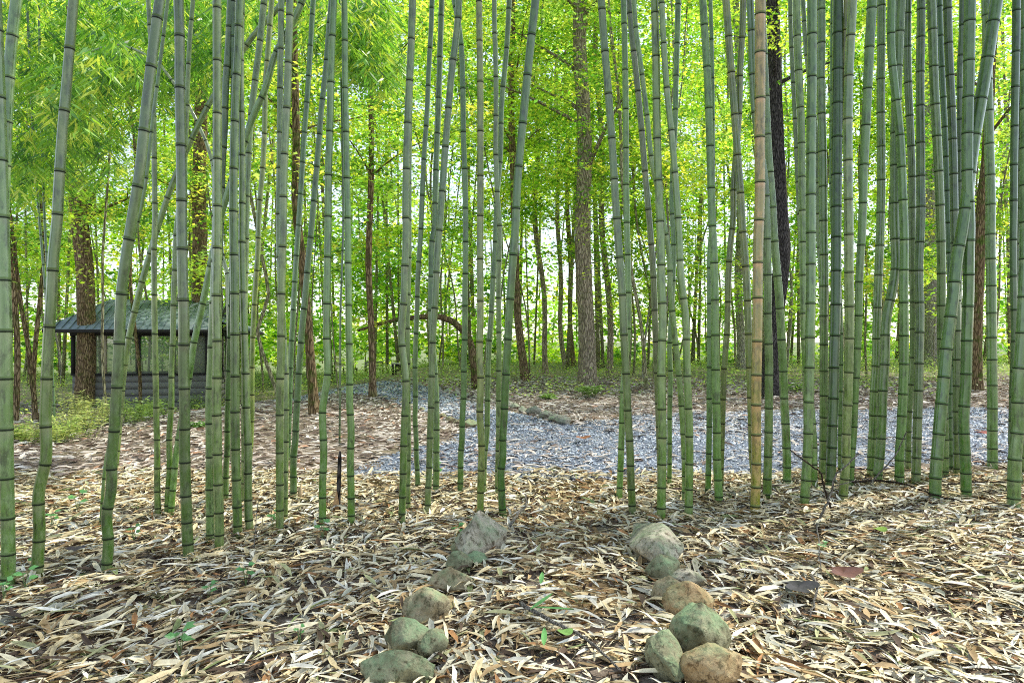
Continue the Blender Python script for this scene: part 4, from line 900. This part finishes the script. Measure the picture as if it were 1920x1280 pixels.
stick('fallen_twig', 'pale crooked twig below the dark rotten leaf', [B2(715, 730), B2(752, 800), B2(735, 880), B2(712, 975)], 5, 'twig', cat='twig')
stick('fallen_twig', 'small dark twig sticking up left of the thickest cabin-side culm', [G(0, 'B', 950, 670), G(0, 'B', 925, 610), G(0, 'B', 890, 520)], 4, 'twig_dark', D=3.9)
stick('fallen_twig', 'thin upright bare twig left of the touching culm pair', [G(0, 'B', 1418, 600), G(0, 'B', 1422, 450), G(0, 'B', 1438, 280)], 2.2, 'twig', D=3.85)
stick('fallen_branch', 'thin horizontal stick on the leaves at left centre', [G(0, 'B', 960, 765), G(0, 'B', 1120, 768), G(0, 'B', 1290, 755), G(0, 'B', 1400, 750)], 3, 'twig_dark', cat='stick')
# black dead stub
o = empty('dead_stub', hit(*G(0, 'B', 1885, 325)), 'blackened broken bamboo stub standing between two kinked culms', 'stump')
x0, y0, z0 = o.location; px_m = y0 / F
pl = np.array([(x0, y0, z0 - .03), (x0 + .002, y0, z0 + .12), (x0 + .010, y0, z0 + .28), (x0 + .016, y0, z0 + .42)]); v, q, t = tube_np(np.array([pl[0] + (pl[-1] - pl[0]) * f for f in np.linspace(0, 1, 9)]), np.array([.022, .02, .021, .018, .019, .018, .017, .018, .010]) * .8, 10)
build('stalk', v, [q, t], M['bark_dark'], None, o, True)
v, q, t = tube_np(np.array([(x0 - .01, y0 - .03, z0 - .01), (x0 - .005, y0 - .03, z0 + .06), (x0 + .0, y0 - .028, z0 + .15)]), np.array([.028, .022, .002]), 8); build('husk', v, [q, t], M['dryleaf'], np.tile([.5, .3, .14], (len(v), 1)), o, True)
# husk tip by the dark leaning culm
def husk(label, px, py, h, c=(.55, .42, .25)):
    x, y, z = hit(px, py); o = empty('bamboo_sheath', (x, y, z), label, 'bamboo sheath')
    v, q, t = tube_np(np.array([(x, y, z - .02), (x + .004, y, z + h * .5), (x + .015, y, z + h)]), np.array([.022, .017, .001]), 8); build('husk', v, [q, t], M['dryleaf'], np.tile(c, (len(v), 1)), o, True)
    sd, q, t = tube_np(np.array([(x + .03, y - .01, z - .01), (x + .038, y - .01, z + h * .35)]), np.array([.012, .001]), 6); build('sheath_tip', sd, [q, t], M['dryleaf'], np.tile(c, (len(sd), 1)), o, True)
husk('pointed tan sheath standing beside the foot of the right dark leaning culm', *G(0, 'B', 1672, 265), .14)

def broad_leaf(label, px, py, w, c, kind=0, cat='leaf'):
    x, y, z = hit(px, py); s = w * y / F
    a = np.linspace(0, 2 * np.pi, 25)[:-1]
    r = .5 * (1 + (.28 * np.cos(3 * a + .6) + .16 * np.cos(5 * a) if kind else .12 * np.cos(2 * a)) + rng.normal(0, .03, 24))
    rings = []
    for f in (.33, .66, 1): rings.append(np.stack([x + s * f * r * np.cos(a), y + 1.1 * s * f * r * np.sin(a), z + .07 + .25 * s * f * f * (.4 + .6 * np.sin(2 * a + 1)) * .6], 1))
    V = np.vstack([[[x, y, z + .065]]] + rings)
    T = [[0, 1 + k, 1 + (k + 1) % 24] for k in range(24)]; Q = []
    for j in (0, 1):
        for k in range(24): Q.append([1 + j * 24 + k, 1 + (j + 1) * 24 + k, 1 + (j + 1) * 24 + (k + 1) % 24, 1 + j * 24 + (k + 1) % 24])
    o = build('fallen_leaf', V - np.array([x, y, z]), [Q, T], M['dryleaf'], np.tile(c, (len(V), 1)) * (1 + rng.normal(0, .1, (len(V), 1))), None, True); o.location = (x, y, z)
    return tag(o, label, cat)
broad_leaf('maroon-brown lobed leaf lying on the pale litter at lower right', *B2(895, 745), 55, (.15, .065, .045), 1)
broad_leaf('crumpled blackish leaf lying left of the maroon leaf', *B2(645, 830), 56, (.045, .045, .045), 1)
broad_leaf('bright green fallen leaf on the litter right of centre', *B2(1095, 490), 26, (.22, .36, .05))
broad_leaf('green fallen leaf under the curved stick at bottom centre', *G(1, 'B', 1250, 1100), 27, (.18, .34, .08))
broad_leaf('orange-brown fallen leaf on the gravel before the fork', *G(1, 'M', 1345, 1195), 24, (.25, .10, .04), 1)
broad_leaf('red-brown leaf on the gravel between the two right-hand pale culms', *G(2, 'M', 1665, 1165), 22, (.30, .07, .05), 1)
broad_leaf('dark star-shaped leaf on the litter near the S-bent culm', *G(0, 'B', 430, 600), 28, (.07, .06, .06), 1)
for lb, p0, a, L_ in (('narrow bright green bamboo leaf, upper one beside the curved stick', G(1, 'B', 1120, 940), .9, .16), ('narrow green bamboo leaf lying on the curved stick', G(1, 'B', 1190, 985), -.45, .17), ('short green bamboo leaf below the curved stick', G(1, 'B', 1132, 1150), 1.5, .11), ('small green bamboo leaf in the middle of the footpath', G(1, 'B', 1118, 800), 1.45, .10)):
    x, y, z = hit(*p0); s = np.linspace(0, 1, 9); wd = .011 * np.sin(np.pi * np.clip(s * .96 + .04, 0, 1)) ** .7
    cx = (s - .5) * L_; V = np.vstack([np.stack([cx, wd, 0.075 + .02 * s + .004], 1), np.stack([cx, 0 * s, 0.075 + .02 * s], 1), np.stack([cx, -wd, 0.075 + .02 * s + .004], 1)])
    ca, sa = math.cos(a), math.sin(a); V = np.stack([V[:, 0] * ca - V[:, 1] * sa, V[:, 0] * sa + V[:, 1] * ca, V[:, 2]], 1)
    k = np.arange(8); Q = np.vstack([np.stack([k, k + 1, k + 10, k + 9], 1), np.stack([k + 9, k + 10, k + 19, k + 18], 1)])
    o = build('bamboo_leaf', V, [Q], M['dryleaf'], np.tile((.14, .36, .10), (27, 1)), None, True); o.location = (x, y, z); tag(o, lb, 'leaf')

# ------------------------------------------------------------------ seedlings, ferns, shrubs
def seedling(label, px, py, s, c=(.16, .42, .14), D=None):
    x, y, z = hit(px, py); r = s * y / F; o = empty('seedling', (x, y, z), label, 'seedling')
    mb = MB(); lv = []
    P = []; dd = []; Ls = []
    for k in range(4):
        a = k * 2.1 + rng.random(); h = r * (.35 + .25 * k); top = np.array([x + .25 * r * math.cos(a), y + .2 * r * math.sin(a), z + .055 + h])
        mb.tube(np.array([(x, y, z), (x, y, z + h * .6), top]), [.0022, .0018, .0012], 5)
        for j in range(3):
            b = a + (j - 1) * .9; P.append(top); dd.append((math.cos(b), math.sin(b), .05 + .1 * j)); Ls.append(r * (.5 + .2 * rng.random()))
    mb.build('stem', M['herbst'], o)
    n = len(P); V, Q, C = leaves(np.array(P), np.array(dd), np.stack([rng.normal(0, .25, n), rng.normal(-.4, .25, n), np.ones(n)], 1), np.array(Ls), np.array(Ls) * .62, np.tile(c, (n, 1)) * (.8 + .5 * rng.random((n, 1))))
    build('leaf', V, [Q], M['herb'], C, o)
M['herbst'] = m_flat('green_stem', (.10, .16, .05), (.16, .22, .08))
for lb, p, s in (('low green seedling patch behind the dappled bent culm', G(0, 'B', 430, 335), 22), ('green seedling at the foot of the touching culm pair', G(0, 'B', 1520, 440), 20),
                 ('teal-green seedling on the litter left of centre', G(0, 'B', 1370, 760), 22), ('small two-leaf seedling below the thin horizontal stick', G(0, 'B', 1165, 850), 18),
                 ('largest green seedling near the bottom left', G(0, 'B', 1000, 1170), 34), ('seedling at the foot of the dappled bent culm', G(0, 'B', 200, 690), 18),
                 ('seedling below the leftmost culm foot', G(0, 'B', 140, 790), 24), ('seedling between the kinked culms and the sharp black stub', G(0, 'B', 1800, 500), 20),
                 ('yellow-green sprig wrapping the culm foot left of the boulder', G(1, 'B', 520, 150), 18), ('seedling tucked behind the small brown stone by the left boulder', G(1, 'B', 645, 500), 16),
                 ('single small seedling right of the largest one at bottom left', G(0, 'B', 1670, 1090), 14), ('seedling at the left frame edge low on the litter', G(0, 'B', 20, 850), 22),
                 ('tiny seedling near the slim gently bending culm foot', G(0, 'B', 745, 510), 16), ('sprout beside the white wandering twig', B2(780, 590), 12), ('seedling close to the left frame side above the litter', G(0, 'B', 290, 430), 18)):
    seedling(lb, *p, s)

def fern(name, label, px, py, rad, h, n, c, cat='fern', leaf=.05, D=None, cc=None):
    x, y, z = hit(px, py)
    if D: y = D; x = (px - 960) * D / F; z = float(terrain(x, y))
    o = empty(name, (x, y, z), label, cat); mb = MB(); P = []; dd = []
    R_ = rad * y / F; Hh = h * y / F
    for k in range(n):
        a = rng.random() * 2 * np.pi; rr = R_ * (.4 + .6 * rng.random()); hh = Hh * (.5 + .6 * rng.random()); s0 = rng.normal(0, R_ * .22, 2)
        t = np.linspace(0, 1, 7); up_ = 1.0 if name == 'shrub' else 0.0
        pl = np.stack([x + s0[0] * (1 + up_) + rr * t * math.cos(a) * (1 - .45 * up_), y + s0[1] * (1 + up_) + rr * t * math.sin(a) * (1 - .45 * up_), z + hh * ((2.0 - .5 * up_) * t - (1.25 - .85 * up_) * t * t)], 1)
        mb.tube(pl, .003 * (1 - .6 * t) * max(1, y / 9), 4)
        for f in np.linspace(.2, 1, 12):
            p = pl[0] + 0; i0 = int(f * 5.99); p = pl[i0] + (pl[i0 + 1] - pl[i0]) * (f * 5.99 - i0 if i0 < 6 else 0)
            for sgn in (-1, 1): P.append(p); dd.append((math.cos(a + sgn * 1.15), math.sin(a + sgn * 1.15), rng.normal(.05, .2)))
    mb.build('stem', M['herbst'], o)
    m = len(P); L_ = leaf * (.6 + .8 * rng.random(m)); C = (np.tile(c, (m, 1)) if cc is None else np.array([c, cc])[rng.choice(2, m)]) * (.7 + .6 * rng.random((m, 1)))
    V, Q, C = leaves(np.array(P), np.array(dd), np.stack([rng.normal(0, .4, m), rng.normal(-.2, .4, m), np.ones(m)], 1), L_, L_ * (.2 if name == 'shrub' else .32), C)
    build('frond', V, [Q], M['herb'], C, o); return o
fern('fern', 'green fern clump at the foot of the large central tree', *G(1, 'M', 1385, 940), 28, 30, 22, (.18, .32, .06), leaf=.09)
fern('fern', 'small fern right of the black-barked tree', *G(2, 'M', 640, 910), 22, 20, 14, (.20, .38, .06), leaf=.08)
fern('fern', 'fern in the leafy bed between the cabin and the path', *G(0, 'M', 1110, 1110), 18, 14, 12, (.14, .30, .05), leaf=.06)
fern('fern', 'low fern tuft right of the dark leaning culm', *G(1, 'M', 1160, 950), 18, 12, 12, (.20, .36, .06), leaf=.08)
YL = (.62, .68, .24); YG = (.42, .60, .14)
for lb, u, v, r_1, h1, n1 in (('straw-yellow bushy undergrowth right of the dappled bent culm', 450, 1130, 45, 62, 60), ('yellow-green bush at the foot of the reddish tree', 330, 1190, 48, 45, 50), ('light green bush in front of the cabin siding', 740, 1080, 48, 40, 55),
                              ('yellow-green bush at the far left behind the leftmost culm', 110, 1190, 40, 30, 40), ('low green bush at the left foot of the slim straight culm', 860, 1050, 30, 30, 30), ('small bush by the cabin corner', 1080, 1010, 26, 26, 26),
                              ('dark green bush near the gravel edge right of the cabin', 1470, 880, 30, 32, 34)):
    fern('shrub', lb, *G(0, 'M', u, v), r_1, h1, n1, YG if 'green bush' in lb or 'small' in lb else YL, cat='bush', leaf=.085 if 'dark' in lb else .07, cc=YL if 'yellow' in lb else (.30, .46, .10))

# ------------------------------------------------------------------ cabin
def cabin():
    A = np.array([-9.02, 20.2]); ang = R(12.5); L = 3.55; Dp = 3.0
    zb = float(terrain(-10.5, 20.5)) - .05
    ux = np.array([-math.cos(ang), -math.sin(ang)]); uy = np.array([-math.sin(ang), math.cos(ang)]) 
    root = empty('cabin', (A[0], A[1], zb), 'small screened cabin with blue-grey metal roof behind the left culms', 'cabin')
    def w(a, b_, z): return (A[0] + ux[0] * a + uy[0] * b_, A[1] + ux[1] * a + uy[1] * b_, zb + z)
    rz = math.atan2(ux[1], ux[0])
    def bx(mb, a, b_, z, da, db, dz): mb.box(w(a, b_, z), (da, db, dz), rz)
    hs = 1.0; he = 2.25
    # low siding walls with overlapping boards
    mb = MB()
    for k in range(5):
        z = .1 + k * .2
        bx(mb, L / 2, .0 + .006 * k, z, L, .05, .193)
        bx(mb, -.0 - .006 * k, Dp / 2, z, .05, Dp, .193); bx(mb, L, Dp / 2, z, .05, Dp, .193); bx(mb, L / 2, Dp, z, L, .05, .193)
    WALL = mb.build('wall', M['siding'], root)
    mb = MB(); bx(mb, L / 2, -.01, hs + .03, L + .1, .10, .05); bx(mb, -.01, Dp / 2 + .06, hs + .032, .10, Dp - .05, .05); mb.build('sill', M['darkwood'], WALL)
    for a in (0.0, .95, 1.85, 2.75, L):
        m2 = MB(); bx(m2, a, .0, (hs + he) / 2 + .02, .09 if a not in (.95, 2.75) else .12, .09, he - hs - .06); m2.build('post', M['post' if a in (.95, 2.75) else 'darkwood'], root)
    for b_ in (1.1, 2.1, Dp):
        m2 = MB(); bx(m2, 0, b_, (hs + he) / 2 + .02, .09, .09, he - hs - .06); m2.build('post', M['darkwood'], root)
    for k, (a0, a1) in enumerate(((0, .95), (.95, 1.85), (1.85, 2.75), (2.75, L))):
        m2 = MB(); bx(m2, (a0 + a1) / 2, .0, (hs + he) / 2, a1 - a0 - .10, .006, he - hs - .1); m2.build('screen', M['screen'], root)
    for b0, b1 in ((.0, 1.1), (1.1, 2.1), (2.1, Dp)):
        m2 = MB(); bx(m2, 0, (b0 + b1) / 2, (hs + he) / 2, .006, b1 - b0 - .10, he - hs - .1); m2.build('screen', M['screen'], root)
    mb = MB(); bx(mb, L / 2, -.02, he + .0, L + .12, .12, .20); bx(mb, -.02, Dp / 2 + .07, he + .002, .12, Dp - .06, .20); bx(mb, L / 2, Dp, he, L, .1, .2); bx(mb, L, Dp / 2, he, .1, Dp - .2, .2); mb.build('beam', M['darkwood'], root)
    # roof: front and back slopes, gablet on the right above a skirt roof
    ov = .45; zr = he + 1.02; zea = he + .08
    mb = MB()
    e0 = (-.35, -ov); e1 = (L + .62, -ov)          # front eave ends
    r0 = (.25, Dp / 2); r1 = (L - .45, Dp / 2)       # ridge ends
    k0 = (-.35, Dp + ov); k1 = (L + .62, Dp + ov)
    def quad(mb, pts):
        v = np.array([w(*p) for p in pts]); v2 = v - np.array([0, 0, .035])
        n = len(v); V = np.vstack([v, v2]); 
        if n == 4: mb.add(V, [[0, 1, 2, 3], [7, 6, 5, 4]] + [[k, k + 4, (k + 1) % 4 + 4, (k + 1) % 4] for k in range(4)])
        else: mb.add(V, [[k, k + 3, (k + 1) % 3 + 3, (k + 1) % 3] for k in range(3)], [[0, 1, 2], [5, 4, 3]])
    quad(mb, [(e0[0], e0[1], zea), (r0[0] - .25, r0[1], zr), (r1[0], r1[1], zr), (e1[0], e1[1], zea)])
    quad(mb, [(k0[0], k0[1], zea), (k1[0], k1[1], zea), (r1[0], r1[1], zr), (r0[0] - .25, r0[1], zr)])
    quad(mb, [(e1[0], e1[1], zea), (r1[0], r1[1], zr), (k1[0], k1[1], zea)])
    # skirt roof on the gable side
    quad(mb, [(-1.1, -ov, zea - .02), (-1.1, Dp + ov, zea - .02), (-.02, Dp + ov * .2, he + .52), (-.02, .0 + .1, he + .52)])
    # standing seams
    for a in np.arange(-.3, L + .55, .2):
        tt = np.linspace(0, 1, 3); top_a = min(a, r1[0]) if a < r1[0] else r1[0] ; f = 1.0 if a <= r1[0] else (e1[0] - a) / (e1[0] - r1[0])
        p0 = np.array(w(a, -ov, zea + .012)); p1 = np.array(w(a, -ov + (Dp / 2 + ov) * f, zea + (zr - zea) * f + .012))
        mb.tube(np.array([p0, (p0 + p1) / 2, p1]), [.014] * 3, 4)
    for b_ in np.arange(-ov + .1, Dp + ov, .2):
        f = .5; p0 = np.array(w(-1.1, b_, zea - .005)); p1 = np.array(w(-.05, .15 + (b_ + ov) / (Dp + 2 * ov) * (Dp - .1), he + .525)); mb.tube(np.array([p0, (p0 + p1) / 2, p1]), [.012] * 3, 4)
    ROOF = mb.build('roof', M['roof'], root)
    mb = MB(); v = [w(-.05, .0, he + .35), w(-.05, Dp, he + .35), w(-.05, Dp / 2, zr - .04)]; v = np.array(v); mb.add(np.vstack([v, v + np.array([ux[0] * .04, ux[1] * .04, 0])]), [], [[0, 1, 2], [5, 4, 3]])
    for k in range(3): 
        zz_ = he + .5 + k * .16; hb = (1 - (zz_ - he - .35) / (zr - he - .39)) * Dp / 2; bx(mb, -.06, Dp / 2, zz_, .02, max(2 * hb - .06, .1), .012)
    mb.build('gable', M['gable'], ROOF)
    mb = MB()
    for s in (-1, 1):
        p0 = np.array(w(-.36, Dp / 2 + s * (Dp / 2 + ov * .6), zea + .18)); p1 = np.array(w(-.36, Dp / 2, zr + .0))
        mb.tube(np.array([p0, (p0 + p1) / 2, p1]), [.05] * 3, 4)
    bx(mb, L / 2 + .13, -ov - .01, zea - .06, L + .95, .03, .10); bx(mb, -1.12, Dp / 2, zea - .08, .03, Dp + 2 * ov, .10)
    mb.build('fascia', M['darkwood'], ROOF)
    mb = MB(); bx(mb, L / 2, Dp / 2, .04, L - .1, Dp - .1, .06); mb.build('floor', M['darkwood'], root)
cabin()

# ------------------------------------------------------------------ garden furniture
def adirondack(label, px, py, rz, s=1.0):
    x, y, z = hit(px, py); o = empty('garden_chair', (x, y, z), label, 'chair', 'grey wooden seats round the clearing')
    ca, sa = math.cos(rz), math.sin(rz)
    def w(a, b_, c): return (x + s * (a * ca - b_ * sa), y + s * (a * sa + b_ * ca), z + s * c)
    def part(nm, lst):
        mb = MB()
        for (a, b_, c, da, db, dc, rx) in lst: mb.box(w(a, b_, c), (da * s, db * s, dc * s), rz, rx=rx)
        mb.build(nm, M['grwood'], o)
    part('backrest', [(-.22 + .11 * k, .34, .66, .095, .022, .66 - .05 * abs(k - 2), -.25) for k in range(5)] + [(0, .31, .52, .52, .02, .06, -.25)])
    part('seat', [(0, -.22 + .1 * k, .38 - .022 * k, .54, .085, .02, -.2) for k in range(6)])
    for sx in (-1, 1):
        part('armrest', [(sx * .33, .0, .58, .12, .70, .025, 0)])
        part('leg', [(sx * .30, -.28, .285, .035, .09, .57, 0)]); part('leg', [(sx * .29, .30, .20, .035, .08, .42, .35)])
        part('side_rail', [(sx * .265, .05, .30, .03, .75, .10, -.25)])
adirondack('grey slatted garden chair beyond the two-kink culm', 636, 696, R(200))
adirondack('grey garden chair half hidden behind the dark leaning culms', 577, 698, R(150))
def bench(label, px, py, rz, wd, back=True, cat='bench', nm='garden_bench'):
    x, y, z = hit(px, py); o = empty(nm, (x, y, z), label, cat, 'grey wooden seats round the clearing')
    ca, sa = math.cos(rz), math.sin(rz)
    def w(a, b_, c): return (x + a * ca - b_ * sa, y + a * sa + b_ * ca, z + c)
    def part(n_, lst, m='grwood'):
        mb = MB()
        for (a, b_, c, da, db, dc, rx) in lst: mb.box(w(a, b_, c), (da, db, dc), rz, rx=rx)
        mb.build(n_, M[m], o)
    part('seat' if back else 'tabletop', [(0, -.18 + .13 * k, .42, wd, .115, .035, 0) for k in range(4)])
    part('apron', [(0, -.20, .36, wd - .12, .03, .08, 0)], 'darkwood')
    if back: part('backrest', [(0, .33, .62, wd, .03, .12, -.2), (0, .365, .78, wd, .03, .13, -.2)])
    for sx in (-1, 1):
        part('leg', [(sx * (wd / 2 - .06), -.22, .20, .07, .07, .40, .12)], 'darkwood'); part('leg', [(sx * (wd / 2 - .06), .26, .20 if not back else .40, .07, .07, .40 if not back else .84, -.2)], 'darkwood')
        if back: part('armrest', [(sx * (wd / 2 - .02), .02, .62, .09, .52, .035, 0)])
bench('grey wooden bench with backrest beside the slim brown tree', 703, 704, R(186), 1.05)
bench('low dark-legged wooden table left of the backed bench', 657, 704, R(170), .7, False, 'table', 'garden_table')
bench('low wooden stool right of the backed bench', 748, 702, R(175), .45, False, 'stool', 'garden_stool')

# ------------------------------------------------------------------ light
w = bpy.data.worlds.new('World'); scene.world = w; w.use_nodes = True
nt = w.node_tree; bg = nt.nodes['Background']
sky = nt.nodes.new('ShaderNodeTexSky'); sky.sky_type = 'NISHITA'; sky.sun_disc = False
EL, AZ = R(52), R(58)      # azimuth measured from +Y towards +X
sky.sun_elevation = EL; sky.sun_rotation = AZ; sky.dust_density = .8; sky.air_density = 1.0
hs = nt.nodes.new('ShaderNodeHueSaturation'); hs.inputs['Saturation'].default_value = .62
nt.links.new(sky.outputs[0], hs.inputs['Color']); nt.links.new(hs.outputs[0], bg.inputs[0]); bg.inputs[1].default_value = .32
sl = bpy.data.lights.new('sun', 'SUN'); sl.energy = 5.0; sl.angle = R(1.2); sl.color = (1, .95, .84)
so = bpy.data.objects.new('sun', sl); col.objects.link(so)
so.rotation_euler = (R(90) - EL, 0, math.pi - AZ)
so.location = (20, 30, 40)

scene.view_settings.view_transform = 'Standard'; scene.view_settings.look = 'None'; scene.view_settings.exposure = 0
c = scene.cycles
c.max_bounces = 6; c.diffuse_bounces = 4; c.glossy_bounces = 2; c.transmission_bounces = 4; c.transparent_max_bounces = 8
c.caustics_reflective = False; c.caustics_refractive = False; c.use_denoising = False; c.filter_width = 1.05
for o in list(bpy.data.objects):
    if '_d' in o: del o['_d']
